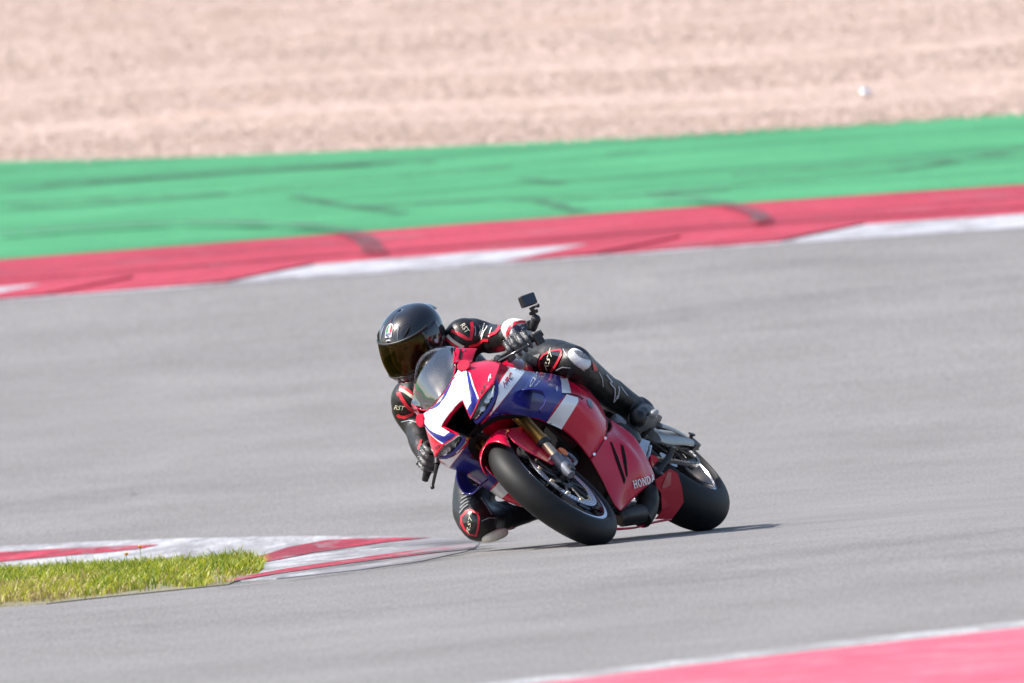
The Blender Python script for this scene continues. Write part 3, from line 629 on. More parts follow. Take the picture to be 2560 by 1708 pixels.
# HONDA in slab serif capitals on the left lower panel
def slab(word, o, ex, ey):
    o = Vector(o); X = Vector(ex)-o; Y = Vector(ey)-o; out = []; n = len(word); u0 = 0; cw = 1/n
    def rect(a, b, c, d): out.append([o+X*p+Y*q for p, q in ((a, b), (c, b), (c, d), (a, d))])
    def quad(*pts): out.append([o+X*p+Y*q for p, q in pts])
    for i, ch in enumerate(word):
        l = i*cw+.012; r = (i+1)*cw-.012; w3 = (r-l)*.24; m = (l+r)/2
        if ch in 'HNDA':
            pass
        if ch == 'H':
            for c in (l+w3*.8, r-w3*.8):
                rect(c-w3/2, 0, c+w3/2, 1); rect(c-w3*.9, 0, c+w3*.9, .13); rect(c-w3*.9, .87, c+w3*.9, 1)
            rect(l+w3*1.3, .43, r-w3*1.3, .6)
        if ch == 'N':
            for c, bs in ((l+w3*.6, (0, 1)), (r-w3*.6, (1,))):
                rect(c-w3*.4, 0, c+w3*.4, 1)
                if 0 in bs: rect(c-w3*.8, 0, c+w3*.8, .13)
                rect(c-w3*.8, .87, c+w3*.8, 1)
            quad((l+w3*.1, 1), (l+w3*1.3, 1), (r-w3*.3, 0), (r-w3*1.3, 0))
        if ch in 'OD':
            K = 16
            for k in range(K):
                a0, a1 = (2*math.pi*k/K, 2*math.pi*(k+1)/K)
                if ch == 'D':
                    a0, a1 = (-math.pi/2+math.pi*k/K, -math.pi/2+math.pi*(k+1)/K)
                def pt(a, f):
                    if ch == 'O': return (m+(r-l)/2*math.cos(a)*f[0], .5+.5*math.sin(a)*f[1])
                    return (l+(r-l)*.35+(r-l)*.65*math.cos(a)*f[0], .5+.5*math.sin(a)*f[1])
                quad(pt(a0, (1, 1)), pt(a1, (1, 1)), pt(a1, (.52, .72)), pt(a0, (.52, .72)))
            if ch == 'D':
                rect(l+w3*.3, 0, l+w3*1.3, 1); rect(l, 0, l+(r-l)*.36, .13); rect(l, .87, l+(r-l)*.36, 1)
        if ch == 'A':
            quad((l, 0), (l+w3*.8, 0), (m+w3*.3, 1), (m-w3*.4, 1)); quad((r-w3*1.1, 0), (r, 0), (m+w3*.5, 1), (m-w3*.3, 1)); rect(l+w3, .28, r-w3, .42)
            rect(l-w3*.2, 0, l+w3*1.2, .11); rect(r-w3*1.4, 0, r+w3*.1, .11)
    return out
for s in (1, -1):
    stick('lettering', slab('HONDA', (-0.6,0.0765,0.1834), (-0.6,0.1562,0.1289), (-0.6,0.0954,0.2088)), TREE[s], PRINTW, lowp[s], .003, flip=s < 0, res=.006)
# ---- winglet duct on each side
for s in (1, -1):
    pr = [(-.085, .135, .692), (-.060, .178, .682), (-.045, .214, .660), (-.052, .243, .632), (-.066, .260, .598), (-.066, .252, .572), (-.058, .228, .557), (-.055, .190, .556)]
    rows = [[(x-dx, s*y*(1-.12*dx/.08), z+.1*dx) for x, y, z in pr] for dx in (0, .015, .045, .075)]
    mo('winglet', *patch(rows, 5, 3), BLUE, bike, th=.005)
    # strake along the flank above the winglet
    a = [(-0.02,0.1619,0.6575),(-0.07,0.1796,0.6574),(-0.12,0.1944,0.6489),(-0.18,0.2091,0.6263),(-0.25,0.216,0.5984)]
    b2 = [(-0.05,0.1539,0.6548),(-0.1,0.1732,0.6529),(-0.15,0.1824,0.6458),(-0.21,0.1915,0.6246),(-0.27,0.2021,0.6015)]
    A = [Vector(q)+Vector((0, .012, 0)) for q in a]; B = [Vector(q)+Vector((0, -.012, 0)) for q in b2]
    g = [[tuple(q) for q in A], [tuple((p+q)/2+Vector((0, .006, -.006))) for p, q in zip(A, B)], [tuple(q) for q in B]]
    g = [[(x, s*y, z) for x, y, z in r] for r in g]
    mo('strake', *patch(g, 6, 4), BLUE, bike, th=.004)

# ---- nose
NA = [[(.092, 0, .868), (.072, .035, .872), (.050, .060, .879), (.02, .088, .893), (-.014, .118, .905)],
      [(.112, 0, .848), (.098, .034, .850), (.080, .060, .853), (.055, .088, .862), (.022, .117, .873)],
      [(.134, 0, .816), (.127, .032, .816), (.118, .058, .814), (.100, .079, .818), (.085, .092, .826)],
      [(.148, 0, .786), (.146, .030, .786), (.143, .050, .785), (.140, .060, .784), (.137, .068, .782)]]
NB = [[(.137, .068, .782), (.085, .092, .826), (.022, .117, .873), (-.035, .136, .905), (-.09, .150, .898), (-.15, .185, .868)],
      [(.158, .058, .740), (.148, .088, .750), (.100, .120, .800), (.035, .152, .828), (-.03, .183, .828), (-.135, .208, .835)],
      [(.166, .042, .703), (.155, .080, .714), (.141, .116, .728), (.116, .154, .734), (.084, .191, .738), (-.10, .221, .808)]]
naVF = patch(NA, 6, 6); nbVF = patch(NB, 7, 7)
naF = join(naVF, mir(naVF))
NT = {1: bvh(naF, nbVF), -1: bvh(naF, mir(nbVF))}
nose = mo('nose_cowl', *naF, WHITE, bike, th=.002)
for s in (1, -1):
    fl = s < 0; T = NT[s]
    nb = mo('upper_cowl', *(nbVF if s > 0 else mir(nbVF)), RED, bike, th=.002)
    stick('white_stripe', [[(0.1,0.1418,0.8973),(0.1,0.1372,0.8618),(0.1,0.1583,0.8506),(0.1,0.1469,0.8367),(0.1,0.0734,0.7564),(0.1,0.0384,0.75),(0.1,0.0596,0.7931),(0.1,0.1071,0.836)]], T, WHITE, nb, .0010, flip=fl)
    stick('blue_stripe', [[(0.1,0.1575,0.8514),(0.1,0.1591,0.8377),(0.1,0.1291,0.7963),(0.1,0.1015,0.7403),(0.1,0.0286,0.7223),(0.1,0.0384,0.75),(0.1,0.0734,0.7564),(0.1,0.1201,0.807)]], T, BLUE, nb, .0014, flip=fl)
    stick('white_stripe', [[(0.1,0.1592,0.8393),(0.1,0.1587,0.8313),(0.1,0.1283,0.7836),(0.1,0.1085,0.7423),(0.1,0.101,0.7399),(0.1,0.1283,0.7956)]], T, WHITE, nb, .0020, flip=fl)
    stick('screen_base_stripe', [[(0.05,0.1016,0.9009),(0.05,0.1046,0.8974),(0.05,0.0645,0.8764),(0.05,0.0169,0.8642),(0.05,-0.0334,0.862),(0.05,-0.025,0.8659),(0.05,0.0158,0.8724),(0.05,0.0538,0.8856)]], T, BLUE, nose, .0016, flip=fl)
    stick('lettering', letters('RR-', (0.05,0.1077,0.7521), (0.05,0.1639,0.7609), (0.05,0.1108,0.7638), .3, .02), T, PRINTK, nb, .002, flip=fl, res=.006)
    stick('lettering', letters('R', (0.05,0.1681,0.7644), (0.05,0.1957,0.766), (0.05,0.1729,0.7758), .5, .02), T, PRINTW, nb, .002, flip=fl, res=.006)
    # mirror blanking cap
    c = Vector((-.012, s*.137, .892)); n = Vector((.80, s*.42, .35)).normalized()
    mo('blanking_cap', *xf(lathe([(0, .016), (.024, .016), (.027, .012), (.027, 0), (.022, -.01)], 28), axes(c, Vector((0, s, 0)).cross(n), n) @ Matrix.Rotation(R_(90), 4, 'X')), RED, nb)
    # mirror stay plate with slot, rising beside the screen
    inn = [Vector(q) for q in [(-0.02,0.1172,0.94),(-0.045,0.1225,0.9562),(-0.085,0.1332,0.9756),(-0.125,0.1434,0.9939)]]
    out = [Vector(q) for q in [(-0.09,0.1537,0.8963),(-0.11,0.1556,0.9066),(-0.145,0.1711,0.924),(-0.18,0.185,0.9371)]]
    def em(v): return Vector((v.x, s*v.y, v.z))
    rws = []
    for p, q in zip(inn, out):
        rws.append([tuple(em(p+(q-p)*k+Vector((.010, 0, 0))*math.sin(math.pi*k))) for k in (0, .12, .32, .55, .8, 1)])
    V, F = patch(rws, 3, 6)
    cut = []
    for f in F:
        cx = sum((Vector(V[i]) for i in f), Vector())/4
        cut.append(f)
    ear = mo('mirror_stay', V, cut, RED, nb, th=.004)
    eT = bvh((V, F))
    stick('slot', [[(-0.06,0.1616,0.9599),(-0.06,0.1648,0.9493),(-0.06,0.1336,0.9347),(-0.06,0.1289,0.943)]], eT, INNER, ear, .0032, flip=fl, res=.01)
    for q in ((-0.06,0.1644,0.9647), (-0.06,0.1719,0.9467), (-0.04,0.1234,0.9356)):
        stick('bolt', [[Vector(q)+Vector((0, math.cos(k*.785), math.sin(k*.785)))*.004 for k in range(8)]], eT, STEEL, ear, .004, flip=fl)
    # headlight: dark bowl, bright reflectors, clear cover
    top = [(.163, .046, .700), (.153, .080, .711), (.139, .116, .725), (.114, .154, .731), (.084, .190, .737)]
    bot = [(.140, .050, .684), (.128, .088, .684), (.112, .122, .690), (.090, .154, .704), (.078, .180, .724)]
    g = [[(x-dx, s*y, z-dz) for x, y, z in r] for r, dx, dz in ((top, .004, .002), ([tuple((Vector(p)+Vector(q))/2-Vector((.022, 0, 0))) for p, q in zip(top, bot)], 0, 0), (bot, .004, -.002))]
    hl = mo('headlight', *patch(g, 5, 5), BLACKG, nb)
    g2 = [[(x-.001, s*y, z) for x, y, z in r] for r in (top, [tuple((Vector(p)+Vector(q))/2+Vector((.004, 0, 0))) for p, q in zip(top, bot)], bot)]
    mo('lens', *patch(g2, 5, 5), LENS, hl)
    for (yy, zz, xx, w1, h1) in ((.148, .717, .098, .021, .013), (.125, .710, .110, .013, .012), (.093, .699, .127, .013, .012), (.078, .696, .133, .005, .004), (.066, .692, .139, .004, .003)):
        mo('reflector', *xf(ball(w1, .004, h1, nu=10, nv=6), axes((xx, s*yy, zz), (-.5, s*.8, .1), (0, 0, 1))), LEDR, hl)
# intake: red lip and black duct
lip = [(.148, 0, .786), (.137, .068, .782), (.166, .042, .703), (.140, .034, .674), (.140, -.034, .674), (.166, -.042, .703), (.137, -.068, .782)]
V = []; F = []; n = len(lip)
for dx, sc2 in ((-.002, 1.0), (-.03, .97), (-.16, .85)):
    for x, y, z in lip: V.append((x+dx if dx > -.1 else -.04, y*sc2, .735+(z-.735)*sc2))
for k in range(2):
    for i in range(n): F.append((k*n+i, k*n+(i+1) % n, (k+1)*n+(i+1) % n, (k+1)*n+i))
F.append(tuple(range(2*n, 3*n)))
intake = mo('air_intake', V, F, INNER, bike, smooth=False)
for s in (1, -1):
    for a, b3, wdt in (((.148, 0, .786), (.137, s*.068, .782), .010), ((.137, s*.068, .782), (.166, s*.042, .703), .005)):
        a = Vector(a); b3 = Vector(b3); dn = Vector((-.012, 0, -wdt)) if wdt > .006 else Vector((-.004, -s*.005, -.002))
        mo('intake_lip', [a+Vector((.002, 0, 0)), b3+Vector((.002, 0, 0)), b3+dn, a+dn], [(0, 1, 2, 3)], RED, intake, smooth=False, th=.002)
    for a, b3 in (((.166, s*.042, .703), (.084, s*.191, .738)),):
        mo('light_trim', *tube([vadd(a, (.001, 0, .001)), (.155, s*.080, .7145), (.142, s*.116, .7285), (.117, s*.154, .7345), b3], .0032, 6), RED, intake)
# chin below the lights closes to the duct
for s in (1, -1):
    g = [[(.140, s*.030, .676), (.128, s*.06, .668), (.122, s*.088, .668)], [(.125, s*.034, .668), (.118, s*.045, .664), (.112, s*.09, .664)]]
    g = [[(.150, s*.040, .693), (.140, s*.050, .684), (.128, s*.088, .684), (.112, s*.122, .690), (.090, s*.154, .704), (.074, s*.183, .728)],
         [(.140, s*.034, .674), (.128, s*.052, .670), (.116, s*.092, .671), (.098, s*.138, .683), (.080, s*.170, .703), (.060, s*.192, .738)]]
    mo('light_surround', *patch([[(x+.006, y, z) for x, y, z in r] for r in g], 4, 2), BLUE, bike, th=.002)
# windscreen
def scr(s):
    base = [(.090, 0, .869), (.071, .035, .873), (.048, .060, .880), (.015, .088, .897), (-.03, .115, .928), (-.085, .138, .98)]
    m1 = [(.035, 0, .935), (.022, .040, .934), (.002, .070, .935), (-.03, .098, .945), (-.06, .122, .965), (-.10, .1385, .992)]
    m2 = [(-.055, 0, 1.020), (-.065, .045, 1.014), (-.080, .078, 1.003), (-.095, .104, .994), (-.11, .126, .994), (-.125, .139, 1.000)]
    top = [(-.225, 0, 1.108), (-.222, .040, 1.100), (-.213, .072, 1.080), (-.198, .100, 1.052), (-.178, .122, 1.026), (-.150, .138, 1.004)]
    return [[(x, s*y, z) for x, y, z in r] for r in (base, m1, m2, top)]
gr2 = [list(reversed(a))+b3[1:] for a, b3 in zip(scr(-1), scr(1))]
ws = mo('windscreen', *patch(gr2, 4, 6), SCREEN, bike, th=.002)
mo('screen_trim', *tube([vadd(p, (.002, 0, .001)) for p in gr2[0]], .0025, 6, seg=3), RED, ws)
for s in (1, -1):
    for q in ((.050, s*.059, .880), (-.03, s*.113, .930)): mo('bolt', *xf(ball(.004, .004, .004, nu=8, nv=6), Matrix.Translation(q)), STEEL, ws)
# dash and inner cowl behind the screen
mo('dashboard', *xf(box(.02, .15, .09), Matrix.Translation((-.09, 0, .93)) @ Matrix.Rotation(R_(-35), 4, 'Y')), BLACKP, bike, bev=.008)
for s in (1, -1):
    g = [[(.06, s*.05, .860), (-.02, s*.11, .885), (-.12, s*.14, .86), (-.20, s*.17, .82)], [(.05, s*.03, .76), (-.05, s*.06, .78), (-.15, s*.08, .78), (-.24, s*.10, .76)], [(.03, s*.03, .68), (-.06, s*.06, .68), (-.16, s*.09, .67), (-.28, s*.11, .64)]]
    mo('inner_cowl', *patch(g, 4, 4), INNER, bike)
# ---- radiator, engine, frame
mo('radiator', *xf(box(.03, .16, .28), Matrix.Translation((-.40, 0, .52)) @ Matrix.Rotation(R_(-12), 4, 'Y')), INNER, bike, smooth=False)
eng = mo('engine', *join(xf(box(.26, .20, .28), Matrix.Translation((-.70, 0, .38))), xf(box(.26, .20, .22), Matrix.Translation((-.54, 0, .60)) @ Matrix.Rotation(R_(30), 4, 'Y')), tube([(-.74, -.17, .42), (-.74, .17, .42)], .08, 24)), DARK, bike, bev=.02)
ec = Vector((-0.74,0.1952,0.3831)); 
mo('engine_cover', *xf(lathe([(0, .03), (.05, .028), (.072, .015), (.078, -.02), (.078, -.06)], 28), Matrix.Translation(ec)), DARK, eng)
mo('cover_cap', *xf(lathe([(0, .012), (.028, .011), (.033, 0), (.033, -.02)], 24), Matrix.Translation(Vector((-0.72,0.2109,0.4265))+Vector((0, .008, 0)))), GREY, eng)
for s in (1, -1):
    mo('frame_spar', *tube([(-.20, s*.07, .74), (-.40, s*.15, .70), (-.68, s*.165, .60), (-.86, s*.14, .46), (-.90, s*.12, .32)], [.035, .045, .05, .045, .03], 12, seg=4, flat=((0, 1, 0), .45)), GREY, bike)
# ---- belly pan, exhaust
bl = []
for s in (1, -1):
    A1 = [(-0.72,0.1324,0.1621),(-0.78,0.1545,0.1627),(-0.86,0.1737,0.1729),(-0.92,0.1657,0.1474),(-0.95,0.1258,0.1063),(-0.865,0.1115,0.1138),(-0.78,0.0948,0.123),(-0.745,0.1088,0.1442)]
    A2 = [(-0.78,0.0948,0.123),(-0.865,0.1115,0.1138),(-0.95,0.1258,0.1063),(-0.965,0.0819,0.0665),(-0.925,0.0528,0.0541),(-0.88,0.0194,0.0438),(-0.76,-0.0167,0.0709),(-0.77,0.0156,0.0708),(-0.79,0.041,0.0778)]
    def hub(pl):
        c = sum((Vector(p) for p in pl), Vector())/len(pl); n = len(pl)
        return [(p[0], s*max(.003, p[1]), p[2]) for p in [tuple(c)]+pl], [(0, i+1, (i+1) % n+1) for i in range(n)]
    if s < 0: continue      # the silencer takes this side
    pan = mo('belly_pan', *hub(A1), RED_SHADE, bike, smooth=False, th=.003); mo('belly_pan_side', *hub(A2), RED_SHADE, pan, smooth=False, th=.003)
    st = bvh(hub(A1))
    stick('recess_shade', [[(-0.8,0.1075,0.1418),(-0.8,0.1078,0.1304),(-0.8,0.1372,0.1179),(-0.8,0.179,0.1457),(-0.8,0.1711,0.1605)]], st, mat('recess_shade_red', (.30, .004, .015), .4), pan, .002, flip=s < 0)  # flat patch, the shade of a recess painted in darker red
    k = [(-0.46,-0.0523,0.1048),(-0.6,-0.0318,0.0789),(-0.76,-0.0074,0.0689),(-0.88,0.0227,0.0465)]
    low = [[(x, s*y, z) for x, y, z in k], [(x, s*y, z) for x, y, z in [(-0.46,-0.0605,0.098),(-0.6,-0.0384,0.0735),(-0.76,-0.014,0.0634),(-0.88,0.0155,0.0406)]]]
    if s > 0: mo('belly_floor', *patch(low, 4, 3), RED, pan, th=.003)
EXH = mat('heat_stained_steel', (.035, .03, .028), .48, .6, var=.3, vscale=25)
ex = mo('exhaust', *join(tube([(-0.78,0.0727,0.1676),(-0.74,0.0498,0.137),(-0.71,0.017,0.1119),(-0.66,-0.0102,0.0928)], [.034, .043, .046, .042], 20, seg=5), tube([(-0.46,-0.021,0.1259),(-0.52,-0.0035,0.1172),(-0.64,0.0063,0.1078)], [.028, .03, .04], 16, seg=5), tube([(-0.5,-0.0321,0.1141),(-0.56,-0.0173,0.1032),(-0.66,-0.002,0.0996)], [.02, .022, .03], 12, seg=4)), EXH, bike)
mo('clamp', *tube([(-0.75,0.0546,0.147),(-0.742,0.0463,0.1388)], .0455, 20), DARK, ex)
mo('muffler', *tube([(-.85, -.10, .22), (-1.0, -.16, .30), (-1.15, -.19, .38), (-1.35, -.20, .44)], [.03, .05, .055, .045], 18, seg=5, flat=((0, 1, 0), .8)), DARK, bike)
# ---- swingarm, chain, hugger
for s in (1, -1):
    p = [(-1,0.1976,0.3401),(-1.12,0.1892,0.3294),(-1.28,0.1841,0.3199),(-1.4,0.176,0.3088),(-1.5,0.1631,0.2944)]
    arm = mo('swingarm', *tube([(x, s*y, z) for x, y, z in p], [.042, .046, .042, .034, .024], 14, seg=4, flat=((0, 1, 0), .4)), ARMG, bike)
    q = [(-1.05,0.2362,0.3571),(-1.22,0.2161,0.3394),(-1.34,0.1978,0.3201),(-1.42,0.1827,0.3047)]
    mo('swingarm_brace', *tube([(x, s*y, z) for x, y, z in q], [.014, .013, .012, .010], 10, seg=3, flat=((0, 1, 0), .5)), ARMG, arm)
    e1 = (-1.47,0.1646,0.2946)
    mo('axle_block', *xf(box(.08, .03, .05), Matrix.Translation((e1[0], s*e1[1], e1[2]))), DARK, arm, bev=.006)
    e2 = Vector((-1.47,0.1797,0.3161))
    mo('paddock_bobbin', *join(tube([(e2.x, s*(e2.y-.03), e2.z-.012), (e2.x, s*(e2.y+.012), e2.z+.004)], .008, 10), tube([(e2.x, s*(e2.y+.012), e2.z+.004), (e2.x, s*(e2.y+.018), e2.z+.006)], .015, 12)), DARK, arm)
mo('rear_axle', *tube([(-1.455, -.16, .327), (-1.455, .16, .327)], .015, 14), STEEL, bike)
spk = mo('sprocket', *join(lathe([(.098, .112), (.098, .118), (.07, .118), (.07, .112), (.098, .112)], 42), lathe([(.02, .10), (.05, .105), (.05, .118), (.02, .12)], 24), *[tube([(.045*math.cos(a), .115, .045*math.sin(a)), (.075*math.cos(a), .115, .075*math.sin(a))], .009, 6) for a in [k*math.pi/3 for k in range(6)]]), DARK, rw)
cp = []
c0 = Vector((-1.455, .115, .327)); c1 = Vector((-.86, .115, .36)); r0 = .102; r1 = .036
for k in range(13): a = R_(90+180*k/12); cp.append(c0+Vector((r0*math.cos(a), 0, r0*math.sin(a))))
for k in range(7): a = R_(270+180*k/6); cp.append(c1+Vector((r1*math.cos(a), 0, r1*math.sin(a))))
tot = []; L = len(cp)
for i in range(L):
    a, b3 = cp[i], cp[(i+1) % L]; n = max(1, round((b3-a).length/.0159))
    for k in range(n): tot.append((a+(b3-a)*k/n, (b3-a).normalized()))
lk = []
for i, (p, d) in enumerate(tot):
    M = axes(p, d, (0, 0, 1) if abs(d.z) < .8 else (1, 0, 0)); wdt = .019 if i % 2 else .014
    lk.append(xf(box(.0135, wdt, .012), M))
mo('chain', *join(*lk), mat('chain_steel', (.35, .34, .33), .35, .9), bike, smooth=False, kind='stuff')
g = []
for k in range(6):
    a = R_(60+75*k/5); g.append([((.355)*math.cos(a)-1.455, yy, .327+(.352+dz)*math.sin(a)) for yy, dz in ((-.105, -.05), (-.08, -.01), (0, 0), (.08, -.01), (.105, -.05))])
mo('rear_hugger', *patch(g, 3, 3), BLACKP, bike, th=.003)
mo('chain_guard', *tube([(-1.33,0.1503,0.3081),(-1.44,0.1506,0.2953),(-1.53,0.1511,0.2811)], [.016, .020, .012], 8, seg=3, flat=((0, 1, 0), .5)), BLACKP, bike)
mo('chain_guard', *tube([(-1.34,0.1426,0.3013),(-1.47,0.1225,0.2755),(-1.56,0.1076,0.2462)], [.008, .010, .006], 8, seg=3), BLACKP, bike)
# ---- rearset, side stand
for s in (1, -1):
    q = [(-0.9,0.1911,0.3445),(-0.88,0.1696,0.2941),(-0.94,0.2088,0.3321)]
    mo('rearset_plate', *prism([(x, s*(y-.03), z) for x, y, z in [(-0.84,0.2041,0.4323),(-0.9,0.1955,0.3724),(-0.95,0.2058,0.324),(-0.9,0.1617,0.2911),(-0.88,0.166,0.3203),(-0.84,0.185,0.3776)]], (0, s*.008, 0)), SILVER, bike, smooth=False, bev=.002)
    mo('footpeg', *tube([(-.95, s*.13, .365), (-.95, s*.225, .362)], [.012, .012], 12), DARK, bike)
    mo('heel_guard', *prism([(x, s*(y-.06), z) for x, y, z in [(-0.95,0.1892,0.3835),(-1,0.2001,0.3421),(-0.98,0.1753,0.3222),(-0.93,0.1705,0.3463)]], (0, s*.005, 0)), GREY, bike, smooth=False)
mo('shift_lever', *tube([(-0.9,0.1806,0.3019),(-0.86,0.1551,0.2739),(-0.84,0.1377,0.2628)], [.008, .007, .009], 8), SILVER, bike)
mo('side_stand', *join(tube([(-0.93,0.2278,0.2361),(-0.92,0.2044,0.2215),(-0.88,0.1626,0.2081),(-0.85,0.1306,0.2025)], [.016, .014, .012, .016], 8, seg=3, flat=((0, 1, 0), .6)), tube([(-0.91,0.1988,0.2238),(-0.84,0.1236,0.1837)], .004, 6)), BLACKP, bike)
mo('stand_bracket', *xf(box(.05, .03, .05), Matrix.Translation((-0.83,0.1307,0.1987))), BLACKP, bike, bev=.006)
mo('frame_cover', *prism([(-0.84,0.1729,0.2665),(-0.86,0.1762,0.2487),(-0.88,0.1702,0.2343),(-0.86,0.1478,0.2319),(-0.83,0.1272,0.2179)], (0, -.02, 0)), RED, bike, smooth=False, bev=.003)
# ---- tank, seat, tail
tk = []
for x, hw, z0, z1 in ((-.30, .05, .80, .86), (-.36, .14, .74, .915), (-.46, .185, .70, .945), (-.56, .185, .70, .94), (-.66, .14, .72, .90), (-.74, .09, .74, .86), (-.78, .04, .78, .83)):
    tk.append([(x, hw*math.sin(a)*(1 if abs(math.sin(a)) < .9 else 1), z0+(z1-z0)*(.5-.5*math.cos(a)) if abs(a) > .01 else z0) for a in [R_(-175+350*k/12) for k in range(13)]])
tankVF = patch(tk, 3, 4); tank = mo('fuel_tank', *tankVF, RED, bike)
tT = bvh(tankVF)
stick('tank_stripe', [[(-0.5,0.1866,0.8435),(-0.5,0.2021,0.8183),(-0.5,0.2132,0.7879),(-0.5,0.2085,0.7779),(-0.5,0.197,0.8019),(-0.5,0.1904,0.8269)]], tT, WHITE, tank, .0015, nearest=False)
stick('emblem_ring', [[Vector((-0.42,0.1883,0.815))+Vector((0, .036*math.cos(k*.4189), .020*math.sin(k*.4189))) for k in range(15)]], tT, GOLD, tank, .002)
stick('emblem', [[Vector((-0.42,0.188,0.8154))+Vector((0, .032*math.cos(k*.4189), .016*math.sin(k*.4189))) for k in range(15)]], tT, mat('emblem_red', (.2, .005, .01), .2, coat=1), tank, .003)
seat = []
for x, hw, z in ((-.72, .07, .82), (-.80, .12, .815), (-.92, .15, .82), (-1.05, .14, .85), (-1.12, .10, .90)):
    seat.append([(x, -hw, z-.06), (x, -hw*.85, z), (x, 0, z+.012), (x, hw*.85, z), (x, hw, z-.06)])
mo('seat', *patch(seat, 4, 4), mat('seat_vinyl', (.02, .02, .02), .6, bump=.3, bscale=200), bike, th=.01)
tl2 = []
for x, hw, z0, z1 in ((-.95, .12, .72, .80), (-1.08, .13, .76, .90), (-1.25, .11, .82, .96), (-1.42, .08, .88, .985), (-1.55, .045, .93, .99)):
    tl2.append([(x, hw*math.sin(a), (z0+z1)/2-(z1-z0)/2*math.cos(a)) for a in [2*math.pi*k/10 for k in range(11)]])
mo('tail_cowl', *patch(tl2, 3, 4), RED, bike)
mo('subframe', *join(*[tube([(-.80, s*.10, .70), (-1.05, s*.09, .76), (-1.30, s*.06, .85)], .014, 8) for s in (1, -1)]), DARK, bike)
mo('tail_light', *xf(ball(.012, .035, .012), Matrix.Translation((-1.555, 0, .955))), mat('tail_lens', (.3, .01, .01), .2), bike)
# ---- clip-on bars, grips, levers
BAR = {}
for s in (1, -1):
    i = Vector((-.225, s*.17, .868)); o = Vector((-.285, s*.375, .800)); BAR[s] = (i, o)
    c = mo('clip_on', *join(tube([i, o], .011, 14), tube([onfork(s*.103, .80), onfork(s*.103, .862)], .031, 18), tube([onfork(s*.103, .845), i], .018, 10)), BLACKP, bike)
    d = (o-i).normalized()
    mo('grip', *tube([i+d*.075, i+d*.20], [.017, .0175], 16), mat('grip_rubber', (.015, .015, .015), .8), c)
    mo('bar_end', *tube([i+d*.205, i+d*.235], [.016, .013], 16), DARK, c)
    if s > 0: lv = [Vector((-0.185,0.2049,0.8348)), Vector((-0.175,0.2496,0.816)), Vector((-0.175,0.2919,0.7996)), Vector((-0.19,0.3331,0.7836))]
    else: lv = [Vector((-0.17,-0.2712,0.7722)), Vector((-0.17,-0.2987,0.7577)), Vector((-0.18,-0.3345,0.743)), Vector((-0.19,-0.3606,0.7332))]
    lev = mo('lever', *join(tube(lv, [.010, .0075, .0065, .006], 10, seg=4), xf(ball(.009, .009, .009, nu=10, nv=8), Matrix.Translation(lv[-1]))), BLACKG if s < 0 else mat('polished_lever', (.05, .05, .055), .15, .8), c)
    mo('lever_perch', *tube([i+d*.03, lv[0]], [.017, .013], 10), DARK, c)

# ---------------------------------------------------------------- rider
rider = tag(empty('person', BM), 'rider in black and red leathers and carbon helmet, knee down beside the kerb', 'person')
def capsule(P, r, n=14, seg=5, flat=None):
    P = [Vector(p) for p in P]
    vf = tube(P, r, n, seg, True, flat); rr = r if isinstance(r, (list, tuple)) else [r]*len(P)
    return join(vf, ball(rr[0], rr[0], rr[0], P[0]), ball(rr[-1], rr[-1], rr[-1], P[-1]))
def fuse(name, vfs, material, parent, vox=.008, smooth=6, disp=0, dscale=.05):
    V, F = join(*vfs); me = bpy.data.meshes.new('tmp'); me.from_pydata([tuple(v) for v in V], [], F)
    bm = bmesh.new(); bm.from_mesh(me); bmesh.ops.recalc_face_normals(bm, faces=bm.faces[:]); bm.to_mesh(me); bm.free()
    ob = bpy.data.objects.new('tmp', me); sc.collection.objects.link(ob)
    md = ob.modifiers.new('r', 'REMESH'); md.mode = 'VOXEL'; md.voxel_size = vox
    md = ob.modifiers.new('s', 'SMOOTH'); md.factor = .6; md.iterations = smooth
    if disp:
        tx = bpy.data.textures.new('wrinkle', 'CLOUDS'); tx.noise_scale = dscale; tx.noise_depth = 3
        md = ob.modifiers.new('d', 'DISPLACE'); md.texture = tx; md.strength = disp; md.mid_level = .5
    dg = bpy.context.evaluated_depsgraph_get(); ev = ob.evaluated_get(dg); m2 = bpy.data.meshes.new_from_object(ev); m2.name = name
    bpy.data.objects.remove(ob); m2.materials.clear(); m2.materials.append(material)
    m2.polygons.foreach_set('use_smooth', [True]*len(m2.polygons))
    o = link(bpy.data.objects.new(name, m2), parent)
    tree = BVHTree.FromPolygons([v.co.copy() for v in m2.vertices], [tuple(p.vertices) for p in m2.polygons])
    return o, tree
LS = Vector((-.54, .095, 1.085)); RS = Vector((-.55, -.235, 1.10))
LE = (-0.6,0.1489,1.0197); LWR = (-0.36,0.2618,0.911)
RE = (-0.53,-0.3045,1.0031); RWR = (-0.34,-0.3167,0.8654)
LK = (-0.56,0.3078,0.6793); RKN = (-0.53,-0.4291,0.574)
LA = (-1,0.2213,0.4646); RA_ = (-1.0, -.21, .45)
